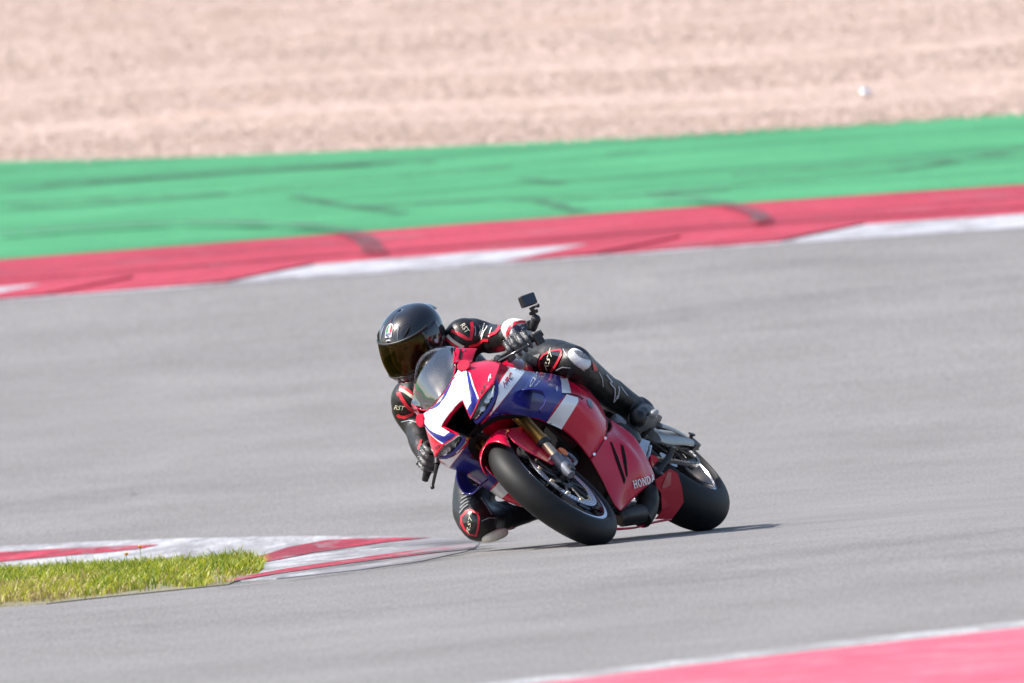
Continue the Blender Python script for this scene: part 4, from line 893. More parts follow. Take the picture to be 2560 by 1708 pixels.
vf = [capsule([(-.92, -.12, .87), (-.78, -.115, .97), (-.64, -.09, 1.04), (-.55, -.07, 1.08)], [.135, .135, .155, .12], 18),
      capsule([(-.95, .0, .86), (-.95, -.24, .85)], .125), capsule([LS, RS], [.085, .09]),
      capsule([(-.57, -.07, 1.08), (-.47, -.05, 1.15)], [.075, .062]),
      ball(.10, .09, .12, (-.72, -.10, 1.10)),      # aero hump
      capsule([LS, (-0.58,0.1202,1.0782), LE], [.080, .068, .060]), capsule([LE, (-0.47,0.2062,0.959), LWR], [.060, .056, .046]),
      capsule([RS, (-0.57,-0.2797,1.0893), RE], [.076, .074, .058]), capsule([RE, (-0.43,-0.3155,0.9331), RWR], [.058, .050, .040]),
      capsule([(-.93, .0, .86), (-0.72,0.1962,0.81), LK], [.115, .095, .076]), capsule([LK, (-0.72,0.2691,0.6177), (-0.88,0.2389,0.5374), LA], [.074, .068, .060, .048]),
      capsule([(-.92, -.24, .84), (-0.66,-0.4223,0.6712), RKN], [.115, .082, .078]), capsule([RKN, (-0.72,-0.4038,0.5621), RA_], [.076, .062, .048])]
body, BT_ = fuse('leather_suit', vf, LEATHER, rider, .009, 5, .005, .05)
tag(body, 'black racing leathers with red and cream panels')
# boots
def boot(s, ank, shin):
    A = Vector(ank); S = Vector(shin)
    fx = s
    pts = [A+Vector((-.03, 0, -.015)), A+Vector((.05, s*.012, -.022)), A+Vector((.13, s*.020, -.034)), A+Vector((.18, s*.022, -.040))]
    vfs = [capsule([S, (S+A)/2, A], [.066, .058, .054]), capsule(pts, [.048, .052, .048, .038], flat=((0, 0, 1), .92)), ball(.03, .012, .04, tuple(A+Vector((0, s*.05, .01))))]
    o, tr = fuse('boot', vfs, LEATHER, rider, .006, 3)
    P0 = [A+Vector((-.065, 0, -.058)), A+Vector((.02, s*.01, -.060)), A+Vector((.11, s*.018, -.068)), A+Vector((.185, s*.022, -.066))]
    mo('sole', *tube(P0, [.034, .042, .046, .030], 14, seg=4, flat=((0, 0, 1), .32)), SOLE, o)
    return o, tr
bootL, bTL = boot(1, (-1,0.2291,0.4349), (-0.87,0.2404,0.5525)); bootR, _ = boot(-1, RA_, (-.88, -.29, .50))
c = Vector((-0.85,0.2991,0.3619)); mo('toe_cap', *xf(ball(.030, .026, .016), axes(c+VD*.026, (1, .1, -.1), (0, .2, 1))), TOE, bootL)
stick('boot_print', sum([strip(q, .0045) for q in ([(-0.85,0.2891,0.6151),(-0.85,0.2861,0.5981),(-0.85,0.2828,0.5774)], [(-0.85,0.2828,0.5774),(-0.85,0.2767,0.5867),(-0.85,0.2744,0.5812),(-0.85,0.2717,0.5537),(-0.85,0.2562,0.5392),(-0.85,0.2287,0.5225)], [(-0.85,0.2287,0.5225),(-0.85,0.2485,0.5237),(-0.85,0.2576,0.5294)], [(-0.85,0.2877,0.5471),(-0.85,0.2796,0.5362),(-0.85,0.2656,0.5281),(-0.85,0.2488,0.5193)])], []), bvh(*[([v.co.copy() for v in o.data.vertices], [tuple(p.vertices) for p in o.data.polygons]) for o in (bootL, body)]), GREYP, bootL, .004)
# knee sliders
def puck(name, c, l, wv, nrm, a, b3, th, m1):
    M = axes(c, l, nrm); V, F = ball(a, b3, th, nu=28, nv=12, e=.8); return mo(name, [M @ Vector(v) for v in V], F, m1, rider)
pc = (Vector((-0.52,0.347,0.7127))+Vector((-0.52,0.3486,0.6171)))/2
lx = Vector((-0.53,0.3463,0.6193))-Vector((-0.51,0.3494,0.7104))
pk = puck('knee_slider', pc-VD*.02, lx, None, Vector((.35, .75, .45)), .052, .034, .024, SLIDER)
pT = BVHTree.FromPolygons([v.co.copy() for v in pk.data.vertices], [tuple(q.vertices) for q in pk.data.polygons])
stick('scuff', [[(-0.52,0.3564,0.7024),(-0.52,0.3689,0.6877),(-0.52,0.3772,0.6587),(-0.52,0.3804,0.6326),(-0.52,0.3714,0.6269),(-0.52,0.3612,0.649),(-0.52,0.3543,0.6756),(-0.52,0.3524,0.692)]], pT, SCUFF, pk, .0015)
pc2 = (Vector((-0.55,-0.4679,0.5223))+Vector((-0.55,-0.3909,0.466)))/2
puck('knee_slider', pc2-VD*.02, Vector((-0.6,-0.3992,0.4774))-Vector((-0.52,-0.4692,0.5148)), None, Vector((.1, -.75, -.65)), .058, .038, .022, SLIDERW)
# suit graphics
def S(name, polys, m1, off=.003, res=.012): return stick(name, polys, BT_, m1, body, off, res=res, tol=.16)
S('red_panel', strip([(-0.5,0.1705,1.0979),(-0.5,0.1577,1.0822),(-0.5,0.1425,1.0709),(-0.5,0.1167,1.0573),(-0.5,0.1099,1.0712),(-0.5,0.1046,1.098),(-0.5,0.0933,1.1379)], .013), REDL)
S('red_panel', strip([(-0.5,0.0591,1.1356),(-0.5,0.0595,1.1073),(-0.5,0.0618,1.0781)], .018), REDL)
S('cream_panel', strip([(-0.5,0.0683,1.138),(-0.5,0.0655,1.1149),(-0.5,0.0702,1.0799),(-0.5,0.0766,1.0592)], .012), CREAM, .004)
S('red_panel', strip([(-0.5,0.091,1.0452),(-0.5,0.1154,1.0265),(-0.5,0.1437,1.0136),(-0.5,0.1487,1.0151),(-0.5,0.1654,0.9953)], .011), REDL)
S('red_panel', strip([(-0.45,0.189,0.9892),(-0.45,0.1968,0.9918),(-0.45,0.2195,0.9795),(-0.45,0.2375,0.9788),(-0.45,0.249,0.9857)], .011), REDL)
S('lettering', letters('RST', (-0.5,0.1311,1.1224), (-0.5,0.1211,1.0844), (-0.5,0.1503,1.1188), .2, 0), PRINTC, .004, .007)
S('lettering', letters('Kangaroo', (-0.5,0.1602,1.022), (-0.5,0.2034,1.0487), (-0.5,0.1565,1.0294), 0, 0), PRINTW, .004, .007)
S('shoulder_piping', strip([(-0.5,0.1497,1.0198),(-0.5,0.1766,1.0305),(-0.5,0.1975,1.0322),(-0.5,0.2026,1.035)], .003), PRINTW)
S('shoulder_piping', strip([(-0.5,0.1777,1.0028),(-0.5,0.1997,1.012),(-0.5,0.2117,1.0154)], .003), PRINTW)
# right shoulder and arm
S('red_panel', strip([(-0.55,-0.2621,1.1619),(-0.55,-0.2535,1.1564),(-0.55,-0.2615,1.1352),(-0.55,-0.2702,1.1029),(-0.55,-0.2691,1.0662),(-0.55,-0.2857,1.0692),(-0.55,-0.3106,1.0821),(-0.55,-0.3208,1.0988),(-0.55,-0.3212,1.111)], .014), REDL)
S('cream_panel', strip([(-0.55,-0.2406,1.1671),(-0.55,-0.2317,1.1472),(-0.55,-0.2282,1.1125),(-0.55,-0.2253,1.0689)], .012), CREAM)
S('red_panel', strip([(-0.55,-0.2313,1.1727),(-0.55,-0.2214,1.1516),(-0.55,-0.2165,1.1222),(-0.55,-0.2133,1.083)], .012), REDL)
S('lettering', letters('RST', (-0.55,-0.313,1.1345), (-0.55,-0.2884,1.0984), (-0.55,-0.299,1.144), .3, 0), PRINTC, .004, .007)
S('red_panel', strip([(-0.42,-0.3376,0.9292),(-0.42,-0.3271,0.9192)], .013), REDL); S('red_panel', strip([(-0.45,-0.3122,0.9468),(-0.45,-0.3399,0.9323)], .008), REDL)
# left thigh panel and knee
S('red_panel', strip([(-0.6,0.3023,0.7672),(-0.6,0.2703,0.7947),(-0.6,0.2402,0.8058),(-0.6,0.2169,0.8047),(-0.6,0.2003,0.7916),(-0.6,0.19,0.7752)], .006), REDL)
S('red_panel', strip([(-0.6,0.3029,0.7677),(-0.6,0.3017,0.7577),(-0.6,0.2925,0.7501),(-0.6,0.2651,0.7437),(-0.6,0.234,0.7396),(-0.6,0.2139,0.7409)], .008), REDL)
S('thigh_panel', [[(-0.6,0.2985,0.7676),(-0.6,0.2683,0.7931),(-0.6,0.2399,0.802),(-0.6,0.2181,0.8013),(-0.6,0.2025,0.7891),(-0.6,0.1922,0.7727),(-0.6,0.216,0.7445),(-0.6,0.2381,0.7429),(-0.6,0.2654,0.7475),(-0.6,0.2909,0.7541)]], mat('gloss_leather', (.006, .006, .008), .12, coat=.5), .0022)
S('lettering', letters('RST', (-0.6,0.2069,0.7532), (-0.6,0.282,0.781), (-0.6,0.2092,0.773), .3, 0), PRINTC, .004, .007)
S('lettering', letters('FACTORY', (-0.55,0.3147,0.6269), (-0.55,0.3088,0.6705), (-0.55,0.3193,0.6288), .2, .01), PRINTW, .004, .006)
S('red_panel', [[(-0.6,0.3517,0.6354),(-0.6,0.352,0.6249),(-0.6,0.3429,0.603),(-0.6,0.3369,0.5998),(-0.6,0.3288,0.6093),(-0.6,0.3394,0.6234)]], REDL)
for q in ([(-0.6,0.3143,0.7591),(-0.6,0.305,0.7334),(-0.6,0.3033,0.7068),(-0.6,0.298,0.6845)], [(-0.7,0.3152,0.6114),(-0.7,0.3049,0.5849),(-0.7,0.2831,0.5615)], [(-0.62,0.2247,0.7331),(-0.62,0.2528,0.7204),(-0.62,0.2723,0.6933)], [(-0.9,0.2809,0.548),(-0.9,0.2754,0.5218),(-0.9,0.2691,0.4841)], [(-0.55,-0.3559,0.6315),(-0.55,-0.3653,0.5937),(-0.55,-0.3764,0.5579)], [(-0.55,-0.4219,0.5736),(-0.55,-0.3925,0.5579),(-0.55,-0.3744,0.5329)], [(-0.55,-0.3343,1.0793),(-0.55,-0.3087,1.0586),(-0.55,-0.2951,1.0238)], [(-0.5,0.1686,1.0782),(-0.5,0.1565,1.0631),(-0.5,0.1406,1.0525)], [(-0.5,0.1815,1.0629),(-0.5,0.1707,1.0463),(-0.5,0.1495,1.0391)]):
    S('seam', strip(q, .0028), GREYP, .002, .01)
# right knee panel
S('red_panel', strip([(-0.5,-0.4184,0.6314),(-0.5,-0.4505,0.6333),(-0.5,-0.4674,0.6193),(-0.5,-0.4778,0.594),(-0.5,-0.4804,0.5669),(-0.5,-0.4684,0.5435),(-0.5,-0.4409,0.5545),(-0.5,-0.4102,0.5749),(-0.5,-0.3966,0.5928),(-0.5,-0.4073,0.624),(-0.5,-0.4184,0.6314)], .008), REDL)
S('knee_panel', [[(-0.5,-0.4195,0.6289),(-0.5,-0.448,0.6303),(-0.5,-0.4639,0.6171),(-0.5,-0.4744,0.5918),(-0.5,-0.4768,0.5665),(-0.5,-0.4672,0.5478),(-0.5,-0.4431,0.5571),(-0.5,-0.4127,0.5778),(-0.5,-0.401,0.5941),(-0.5,-0.4101,0.6216)]], mat('gloss_leather_knee', (.006, .006, .008), .15, coat=.4), .0022)
S('lettering', letters('RST', (-0.5,-0.4794,0.5677), (-0.5,-0.4157,0.602), (-0.5,-0.4831,0.5814), .3, 0), PRINTC, .004, .007)
S('lettering', letters('FACTORY', (-0.52,-0.4268,0.5083), (-0.55,-0.392,0.4934), (-0.52,-0.4248,0.5116), .2, .01), PRINTW, .004, .006)
S('red_panel', [[(-0.6,-0.3784,0.4812),(-0.6,-0.3598,0.4633),(-0.6,-0.3771,0.459),(-0.6,-0.3943,0.4698)]], REDL)
# pleated stretch leather, light on the folds painted as grey strips
for k, q in enumerate([[(-0.6,-0.4671,0.6716),(-0.6,-0.4419,0.6723),(-0.6,-0.4208,0.6663)],[(-0.6,-0.4518,0.6819),(-0.6,-0.4279,0.6792),(-0.6,-0.4074,0.6701)],[(-0.6,-0.4365,0.6922),(-0.6,-0.4139,0.6861),(-0.6,-0.3939,0.6739)],[(-0.6,-0.4212,0.7025),(-0.6,-0.3999,0.693),(-0.6,-0.3804,0.6777)],[(-0.6,-0.4059,0.7128),(-0.6,-0.3859,0.6999),(-0.6,-0.367,0.6815)],[(-0.6,-0.3906,0.7231),(-0.6,-0.3719,0.7068),(-0.6,-0.3535,0.6852)],[(-0.6,-0.3753,0.7334),(-0.6,-0.3578,0.7137),(-0.6,-0.34,0.689)]]):
    S('pleat_sheen', strip(q, .005), GLOVEG, .004, .01)
for k, q in enumerate([[(-0.68,0.1647,0.8516),(-0.68,0.1842,0.8551),(-0.68,0.1993,0.8496)],[(-0.68,0.1669,0.8441),(-0.68,0.1869,0.8494),(-0.68,0.2038,0.8467)],[(-0.68,0.1691,0.8365),(-0.68,0.1897,0.8438),(-0.68,0.2082,0.8439)],[(-0.68,0.1713,0.829),(-0.68,0.1924,0.8381),(-0.68,0.2127,0.8411)],[(-0.68,0.1736,0.8214),(-0.68,0.1951,0.8324),(-0.68,0.2171,0.8383)]]):
    S('pleat_sheen', strip(q, .005), GLOVEG, .003, .01)

# gloves: palm, four fingers over the bar, thumb under it
def glove(s, wrist, elbow, g2=1.0):
    i, o = BAR[s]; d = (o-i).normalized(); W = Vector(wrist); cen = i+d*.135
    up = Vector((0, 0, 1)); up = (up-d*up.dot(d)).normalized(); fwd = Vector((1, 0, 0)); fwd = (fwd-d*fwd.dot(d)-up*fwd.dot(up)).normalized()
    parts = [capsule([W, cen+up*.045-fwd*.045, cen+up*.030-fwd*.005], [.042, .040, .030], flat=(tuple(up), .85))]
    for k, (t2, r, dn) in enumerate(((.088, .0115, 1.0), (.116, .0125, 1.06), (.144, .0125, 1.0), (.170, .011, .9))):
        b0 = i+d*t2
        pts = [b0+up*.034-fwd*.018, b0+up*.034+fwd*.016*dn, b0+up*.008+fwd*.038*dn, b0-up*.022*dn+fwd*.022, b0-up*.028*dn-fwd*.006]
        parts.append(capsule(pts, [r*1.12, r*1.1, r, r*.92, r*.8], 10, 4)); parts.append(ball(r*1.25, r*1.25, r*1.1, tuple(pts[1])))
    b0 = i+d*.07
    parts.append(capsule([cen+up*.02-fwd*.04-d*.03, b0-fwd*.03+up*.0, b0-fwd*.006-up*.028, b0+fwd*.018-up*.026], [.02, .016, .0135, .011], 10, 4))
    g, tr = fuse('glove', parts, GLOVE, rider, .0035, 3)
    for t2, r in ((.116, .011), (.144, .011), (.088, .010), (.170, .0095)):
        b0 = i+d*t2+up*.040+fwd*.020
        mo('knuckle_guard', *xf(ball(r*1.1, r, r*.8, nu=10, nv=8), axes(b0, fwd, up)), BLACKG, g)
        b1 = i+d*t2+up*.004+fwd*.047
        mo('finger_guard', *xf(ball(r*.35, r*.8, r*1.1, nu=10, nv=8), axes(b1, fwd, up)), GLOVEG, g)
    # gauntlet
    back = (Vector(elbow)-W).normalized()
    cuff, ct = fuse('gauntlet', [tube([W+back*.06, W+back*.03, W-back*.005, W-back*.045], [.058*g2, .056*g2, .050*g2, .044*g2], 18, 4)], WHITEL, rider, .005, 3)
    return g, tr, cuff, ct
gl, gT, cuffL, cTL = glove(1, (-0.33,0.312,0.8854), LE); gr_, gRT, cuffR, cTR = glove(-1, (-0.31,-0.3205,0.8345), RE, .72)
stick('red_trim', strip([(-0.34,0.2666,0.9064),(-0.34,0.2791,0.918),(-0.34,0.3021,0.9228),(-0.34,0.3273,0.9179),(-0.34,0.3471,0.9033),(-0.34,0.3572,0.8884)], .010), cTL, REDL, cuffL, .002)
for q in ([(-0.34,0.3085,0.9152),(-0.34,0.3204,0.907),(-0.34,0.3238,0.8943),(-0.34,0.332,0.8934)], [(-0.34,0.3066,0.9059),(-0.34,0.3183,0.895),(-0.34,0.3216,0.8822)], [(-0.34,0.3017,0.8941),(-0.34,0.3138,0.8886),(-0.34,0.3253,0.875)], [(-0.34,0.3347,0.8931),(-0.34,0.3464,0.8821),(-0.34,0.3404,0.8746)], [(-0.34,0.3282,0.8774),(-0.34,0.3401,0.8692)]):
    stick('glove_print', strip(q, .011), cTL, NAVY, cuffL, .002)
stick('red_trim', strip([(-0.33,-0.3373,0.8669),(-0.33,-0.3566,0.8426),(-0.33,-0.3603,0.8188)], .008), cTR, REDL, cuffR, .002)

# helmet
HC = Vector((-.425, -.025, 1.222)); wf = Vector((-.54, -.69, -.50)).normalized(); wu = Vector((-.27, -.14, 1.0))
HF = BR.transposed() @ wf; HU = BR.transposed() @ wu
HM = axes(HC, HF, HU) @ Matrix.Scale(.925, 4)
lev = [(-.135, .125, -.085, .088), (-.118, .150, -.115, .104), (-.085, .166, -.138, .118), (-.04, .168, -.152, .126), (.0, .160, -.160, .129), (.045, .147, -.160, .127), (.085, .124, -.146, .115), (.115, .090, -.120, .093), (.136, .045, -.075, .056), (.142, .0, -.02, .006)]
def hring(z, f, r, wd2, n=48, off=0):
    out = []
    for k in range(n+1):
        a = 2*math.pi*k/n; ca, sa = math.cos(a), math.sin(a); c0 = (f+r)/2; h = (f-r)/2+off
        out.append((c0+h*math.copysign(abs(ca)**.92, ca), (wd2+off)*math.copysign(abs(sa)**.92, sa), z))
    return out
hV, hF_ = patch([hring(*l) for l in lev], 1, 4)
def hsurf(z, a, off=0.0):
    zs = [l[0] for l in lev]; i = max(j for j in range(len(zs)-1) if zs[j] <= z); t2 = (z-zs[i])/(zs[i+1]-zs[i])
    f, r, w2 = [lev[i][k]*(1-t2)+lev[i+1][k]*t2 for k in (1, 2, 3)]
    ca, sa = math.cos(a), math.sin(a); c0 = (f+r)/2; h = (f-r)/2+off
    return (c0+h*math.copysign(abs(ca)**.92, ca), (w2+off)*math.copysign(abs(sa)**.92, sa), z)
# shell with an eye port cut out
keep = [f for f in hF_ if not (lambda c: c.x > .02 and -.068 < c.z < .052 and abs(math.atan2(c.y/.12, c.x/.15)) < R_(72))(sum((Vector(hV[i]) for i in f), Vector())/4)]
hel = mo('helmet', hV, keep, CARBON, rider, M=HM, th=.006, label='glossy black carbon full-face helmet')
vis = [[hsurf(z, R_(a), .0045) for a in range(-80, 81, 8)] for z in (-.082, -.06, -.03, 0, .03, .052, .066)]
vo = mo('visor', *patch(vis, 1, 2), VISOR, hel, th=.002, label='gold mirrored tinted visor')
mo('visor_seal', *tube([hsurf(.066, R_(a), .006) for a in range(-84, 85, 6)], .005, 8), BLACKP, hel)
mo('visor_seal', *tube([hsurf(-.084, R_(a), .004) for a in range(-84, 85, 6)], .004, 8), BLACKP, hel)
for s in (1, -1):
    side2 = [[hsurf(z, s*R_(a), .006) for a in (70, 82, 95, 108)] for z in (-.075, -.04, 0, .035, .06)]
    mo('visor_pivot', *patch(side2, 2, 2), BLACKG, hel, th=.003)
    mo('pivot_button', *xf(lathe([(0, .005), (.009, .005), (.010, 0)], 16), Matrix.Translation(hsurf(-.01, s*R_(88), .010)) @ (Matrix.Identity(4) if s > 0 else Matrix.Rotation(math.pi, 4, 'X'))), GREYP, hel)
    # brow ridges, greyed to paint in their edge reflections, and intake slots
    mo('sheen_ridge', *tube([hsurf(.072, s*R_(20), .004), hsurf(.09, s*R_(22), .006), hsurf(.113, s*R_(26), .006), hsurf(.130, s*R_(40), .004)], [.0022, .003, .003, .0015], 8, seg=3), GREY, hel)
    mo('vent', *tube([hsurf(.074, s*R_(34), .003), hsurf(.088, s*R_(44), .003), hsurf(.104, s*R_(56), .001)], [.004, .008, .003], 8, seg=3), INNER, hel)
mo('spoiler', *patch([[(-.02, y, .141-y*y*9) for y in (-.06, -.03, 0, .03, .06)], [(-.09, y, .128-y*y*8) for y in (-.07, -.035, 0, .035, .07)], [(-.158, y, .090-y*y*8) for y in (-.06, -.03, 0, .03, .06)]], 3, 4), CARBON, hel, th=.008)
mo('brow_vent', *xf(ball(.006, .016, .008), Matrix.Translation(hsurf(.076, 0, .002))), GREYP, hel)
mo('vent', *xf(ball(.006, .010, .0045), Matrix.Translation(hsurf(.076, 0, .005))), INNER, hel)
mo('chin_vent', *xf(box(.01, .06, .012), Matrix.Translation(hsurf(-.11, 0, -.001))), INNER, hel, bev=.003)
# badge: arch with tricolour and letters
hT = BVHTree.FromPolygons([Vector(v) for v in hV], hF_)
fd = Vector((-.9, 0, -.5))
def hp(u, v): return Vector((.18, u*.85, .101+v*.85))      # helmet frame, front elevation
arch = [hp(-.021, -.016), hp(.021, -.016)]+[hp(.023*math.cos(R_(a)), .012+.017*math.sin(R_(a))) for a in range(0, 181, 20)]
stick('badge', [arch], hT, mat('badge_white', (.5, .5, .5), .6, spec=.2), hel, .004, dirv=(-1, 0, 0), res=.006)
def sect(u0, u1):
    f = lambda u: .012+.014*math.sqrt(max(0, 1-(u/.0195)**2)); return [hp(u0, .001), hp(u1, .001)]+[hp(u1+(u0-u1)*k/4, f(u1+(u0-u1)*k/4)) for k in range(5)]
stick('badge_green', [sect(-.0185, -.0065)], hT, GREENP, hel, .005, dirv=(-1, 0, 0), res=.006)
stick('badge_red', [sect(.0065, .0185)], hT, mat('badge_red', (.42, .01, .02), .6, spec=.2), hel, .005, dirv=(-1, 0, 0), res=.006)
stick('lettering', letters('agv', hp(-.018, -.015), hp(.018, -.015), hp(-.018, .0), 0, .02), hT, PRINTB, hel, .005, dirv=(-1, 0, 0), res=.005)
# face inside
head, _ = fuse('head', [ball(.095, .072, .115, (.01, 0, .0)), ball(.05, .05, .05, (.055, 0, -.07)), capsule([(.095, 0, .012), (.118, 0, -.022)], [.010, .015]), ball(.02, .05, .012, (.085, 0, .035)), ball(.016, .026, .008, (.098, 0, -.058)), capsule([(-.02, 0, -.06), (-.06, 0, -.16)], [.055, .055])], SKIN, rider, .005, 3)
head.matrix_local = HM
for s in (1, -1): mo('eye', *xf(ball(.012, .013, .010, nu=12, nv=8), Matrix.Translation((.088, s*.031, .012))), EYEW, head)

# ---------------------------------------------------------------- action camera on the left wrist
ac = tag(empty('action_camera', BM), 'small black action camera on a jointed mount above the left glove', 'camera')
cc = Vector((-0.3,0.4397,0.9267)); WR = BR.transposed()
cx = WR @ Vector((.90, .42, .31)); cz = WR @ Vector((-.42, .05, .90))
CM = axes(cc, cx, cz)
cbody = mo('camera_body', *xf(box(.064, .036, .047), CM), BLACKP, ac, smooth=False, bev=.006)
mo('screen', *xf(box(.054, .002, .040, (.002, -.0185, 0)), CM), mat('camera_screen', (.012, .015, .03), .12, coat=.5), cbody, smooth=False, bev=.0008)
mo('lens', *xf(lathe([(0, .006), (.010, .006), (.012, 0), (.012, -.006)], 20), CM @ Matrix.Translation((-.014, .022, .008))), BLACKG, cbody)
J = [(-0.3,0.4286,0.8977),(-0.3,0.4217,0.8833),(-0.305,0.4131,0.8721),(-0.31,0.4022,0.8553),(-0.32,0.3673,0.8482),(-0.315,0.3575,0.8404)]
mt = mo('mount_arm', *join(tube(J[:3], [.011, .009, .007], 10), tube(J[2:4], [.008, .018], 12), xf(ball(.018, .018, .020), Matrix.Translation(J[3])), tube(J[3:], [.017, .019, .015], 12, seg=3)), BLACKP, ac)
q = [(-0.3,0.4297,0.8936),(-0.295,0.4411,0.886),(-0.29,0.4531,0.879)]
mo('thumb_screw', *join(tube(q, [.005, .005, .006], 8), xf(ball(.0085, .0085, .0085, nu=8, nv=6), Matrix.Translation(q[-1]))), BLACKP, mt)
q2 = [(-0.3,0.4078,0.8829),(-0.3,0.4303,0.8718)]; mo('thumb_screw', *join(tube(q2, .006, 8), *[xf(ball(.008, .008, .008, nu=8, nv=6), Matrix.Translation(k)) for k in q2]), BLACKP, mt)
mo('clamp', *xf(box(.030, .030, .038), axes((-0.32,0.3617,0.8633), cx, cz)), BLACKP, mt, bev=.006)
mo('battery_block', *xf(box(.034, .030, .050), axes((-0.275,0.358,0.7914), WR @ Vector((.85, .3, .45)), WR @ Vector((-.5, .0, .86)))), BLACKP, ac, smooth=False, bev=.004)

# ---------------------------------------------------------------- grass at the inside of the kerb
def inpoly(p, poly):
    c = False; j = len(poly)-1
    for i in range(len(poly)):
        a, b3 = poly[i], poly[j]
        if (a[1] > p[1]) != (b3[1] > p[1]) and p[0] < (b3[0]-a[0])*(p[1]-a[1])/(b3[1]-a[1])+a[0]: c = not c
        j = i
    return c
GP_ = [(-6.5, -2.9)]+[(-1.9168,-3.0133),(-1.7379,-3.1446),(-1.5212,-2.9504),(-1.3497,-2.8559),(-1.2029,-2.7451),(-1.0713,-2.6699),(-0.9942,-1.1238),(-0.993,0.3445),(-1.0645,1.8853),(-1.2155,2.4783),(-1.5093,3.0491),(-1.8461,3.3238),(-2.1901,3.6901)]+[(-6.5, 3.9)]
def turf_z(x, y):
    return KZ+.004
soil = flat('turf', GP_, KZ+.001, ground_mat('soil', [(.3, (.13, .12, .07)), (.5, (.19, .17, .10)), (.7, (.20, .19, .17))], grain=(40, 6, .3)), label='turf patch inside the corner kerb', kind='structure', skirt=.005)
bV = []; bF = []; cols = []
rg = random.Random(3); n = 0
xs_ = [p[0] for p in GP_]; ys_ = [p[1] for p in GP_]
ed0 = [(-1.9168,-3.0133),(-1.7379,-3.1446),(-1.5212,-2.9504),(-1.3497,-2.8559),(-1.2029,-2.7451),(-1.0713,-2.6699),(-0.9942,-1.1238)]
def fray(x, y):
    """distance to the ragged front and right edge of the turf"""
    d = 9.0
    for a, c in zip(ed0, ed0[1:]):
        ax, ay = a; bx, by = c; l2 = (bx-ax)**2+((by-ay))**2; tt = max(0, min(1, ((x-ax)*(bx-ax)+(y-ay)*(by-ay))/l2)); d = min(d, math.hypot(x-ax-tt*(bx-ax), y-ay-tt*(by-ay)))
    return d
from mathutils import noise
bm_i = []
while n < 56000:
    x = rg.uniform(-3.4, max(xs_)); y = rg.uniform(min(ys_), max(ys_))
    if not inpoly((x, y), GP_): continue
    cl = noise.noise(Vector((x*3.1, y*1.3, 0)))+.5*noise.noise(Vector((x*9, y*5, 4))); fr = min(1, fray(x, y)/.5)
    fy = fray(x, y); rag = .45*max(0, .45+noise.noise(Vector((x*5.5, y*.8, 9)))+.4*noise.noise(Vector((x*17, y*2, 2))))
    if fy < rag and rg.random() < .85: continue
    if rg.random() > .35+.9*fr+.5*cl: continue
    hh = (.016+.026*rg.random()+.026*max(0, cl)+.030*rg.random()**5)*(.35+.65*fr)
    w2 = rg.uniform(.0014, .0034); a = rg.uniform(0, 6.283); ln = rg.uniform(.3, 1.3)*hh; dx, dy = math.cos(a)*ln, math.sin(a)*ln; px, py = -math.sin(a)*w2, math.cos(a)*w2
    z = gz(x, y)+turf_z(x, y); k = len(bV)
    bV += [(x-px, y-py, z-.004), (x+px, y+py, z-.004), (x+dx*.35-px, y+dy*.35-py, z+hh*.6), (x+dx*.35+px, y+dy*.35+py, z+hh*.6), (x+dx, y+dy, z+hh)]
    bF += [(k, k+1, k+3, k+2), (k+2, k+3, k+4)]; n += 1
    q = rg.random()+.35*(1-fr)-.25*cl+(.45 if x < -1.62 and fy < 1.5 else 0); bm_i += [2 if q > .95 else (1 if q > .45 else 0)]*2
GM = bpy.data.materials.new('grass_blade'); GM.use_nodes = True; t = GM.node_tree; b = t.nodes['Principled BSDF']; L = t.links.new
tc = t.nodes.new('ShaderNodeTexCoord'); nz = t.nodes.new('ShaderNodeTexNoise'); nz.inputs['Scale'].default_value = 9; nz.inputs['Detail'].default_value = 9; nz.inputs['Roughness'].default_value = .75
rm = ramp(t, [(.28, (.05, .12, .010)), (.45, (.12, .20, .012)), (.62, (.20, .27, .015))])
tl_ = t.nodes.new('ShaderNodeBsdfTranslucent'); mx = t.nodes.new('ShaderNodeMixShader'); mx.inputs[0].default_value = .38
L(tc.outputs['Object'], nz.inputs['Vector']); L(nz.outputs['Fac'], rm.inputs[0]); L(rm.outputs[0], b.inputs['Base Color']); L(rm.outputs[0], tl_.inputs[0])
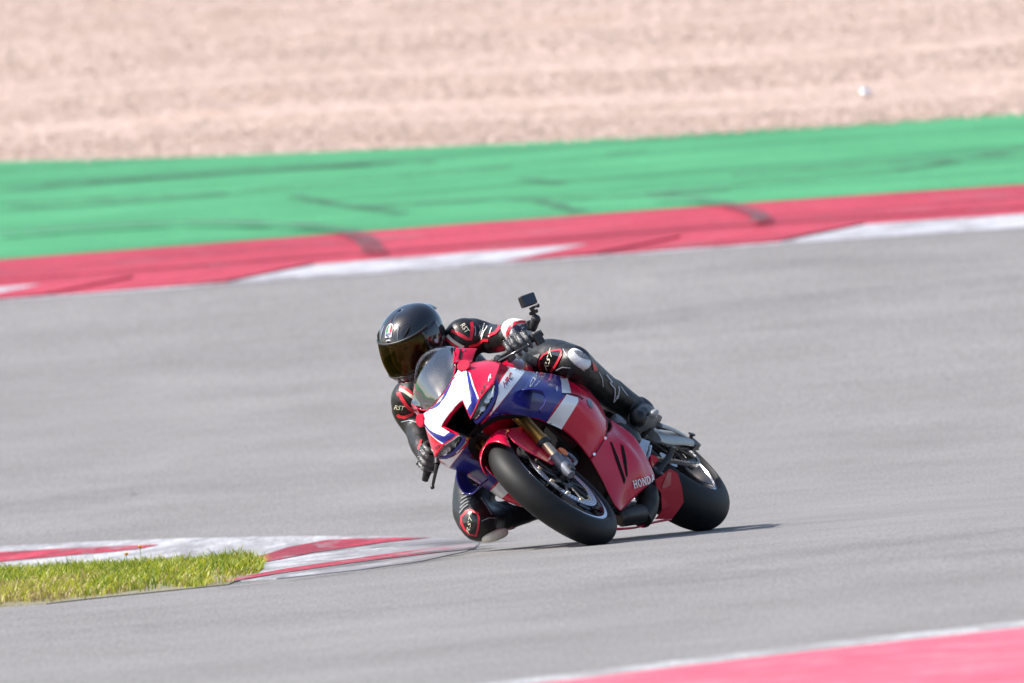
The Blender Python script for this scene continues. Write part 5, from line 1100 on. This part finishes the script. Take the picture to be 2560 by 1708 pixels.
b.inputs['Roughness'].default_value = .5; L(b.outputs[0], mx.inputs[1]); L(tl_.outputs[0], mx.inputs[2]); L(mx.outputs[0], t.nodes['Material Output'].inputs[0])
GM1 = GM.copy(); GM1.name = 'yellowing_blade'; GM2 = GM.copy(); GM2.name = 'dry_blade'
for g_, cs in ((GM1, ((.22, .27, .012), (.34, .38, .018), (.44, .42, .03))), (GM2, ((.24, .16, .06), (.36, .27, .10), (.42, .34, .16)))):
    for nd in g_.node_tree.nodes:
        if nd.type == 'VALTORGB':
            for e, c_ in zip(nd.color_ramp.elements, cs): e.color = (*c_, 1)
mo('grass', bV, bF, [GM, GM1, GM2], None, mi=bm_i, kind='stuff', label='bright yellow-green grass beside the inner kerb')
# two dandelions
PET = mat('yellow_petal', (.75, .30, .01), .6); STEM = mat('flower_stem', (.12, .22, .03), .6)
for (gx, gy), hh, lab in (([(-1.6057,2.2289)][0], .075, 'orange-yellow dandelion above the middle of the grass'), ([(-1.5655,2.8017)][0], .09, 'smaller yellow dandelion nearest the red kerb stripe')):
    rt = tag(empty('dandelion', Matrix.Translation((gx, gy, gz(gx, gy)+KZ+.003))), lab, 'flower')
    mo('stem', *tube([(0, 0, 0), (.004, 0, hh*.6), (0, .004, hh)], .0015, 6), STEM, rt)
    fv = []
    for k in range(16):
        a = 2*math.pi*k/16; r = .012; fv.append(([(0, .004, hh), (r*math.cos(a-.12), .004+r*math.sin(a-.12), hh+.004), (r*1.15*math.cos(a), .004+r*1.15*math.sin(a), hh+.006), (r*math.cos(a+.12), .004+r*math.sin(a+.12), hh+.004)], [(0, 1, 2, 3)]))
    mo('flower_head', *join(*fv, ball(.008, .008, .006, (0, .004, hh+.002), 10, 6)), PET, rt)
# a pale bottle cap-like scrap glinting in the gravel
(sx, sy), = [(2.1935,27.9865)]
sp = tag(mo('shiny_scrap', *ball(.035, .03, .03, nu=16, nv=10), mat('shiny_scrap', (.9, .9, .92), .14, 1.0)), 'bright silvery glint lying alone on the pale gravel', 'scrap')
sp.location = (sx, sy, gz(sx, sy)+.03); sp.rotation_euler = (.4, .2, .5)
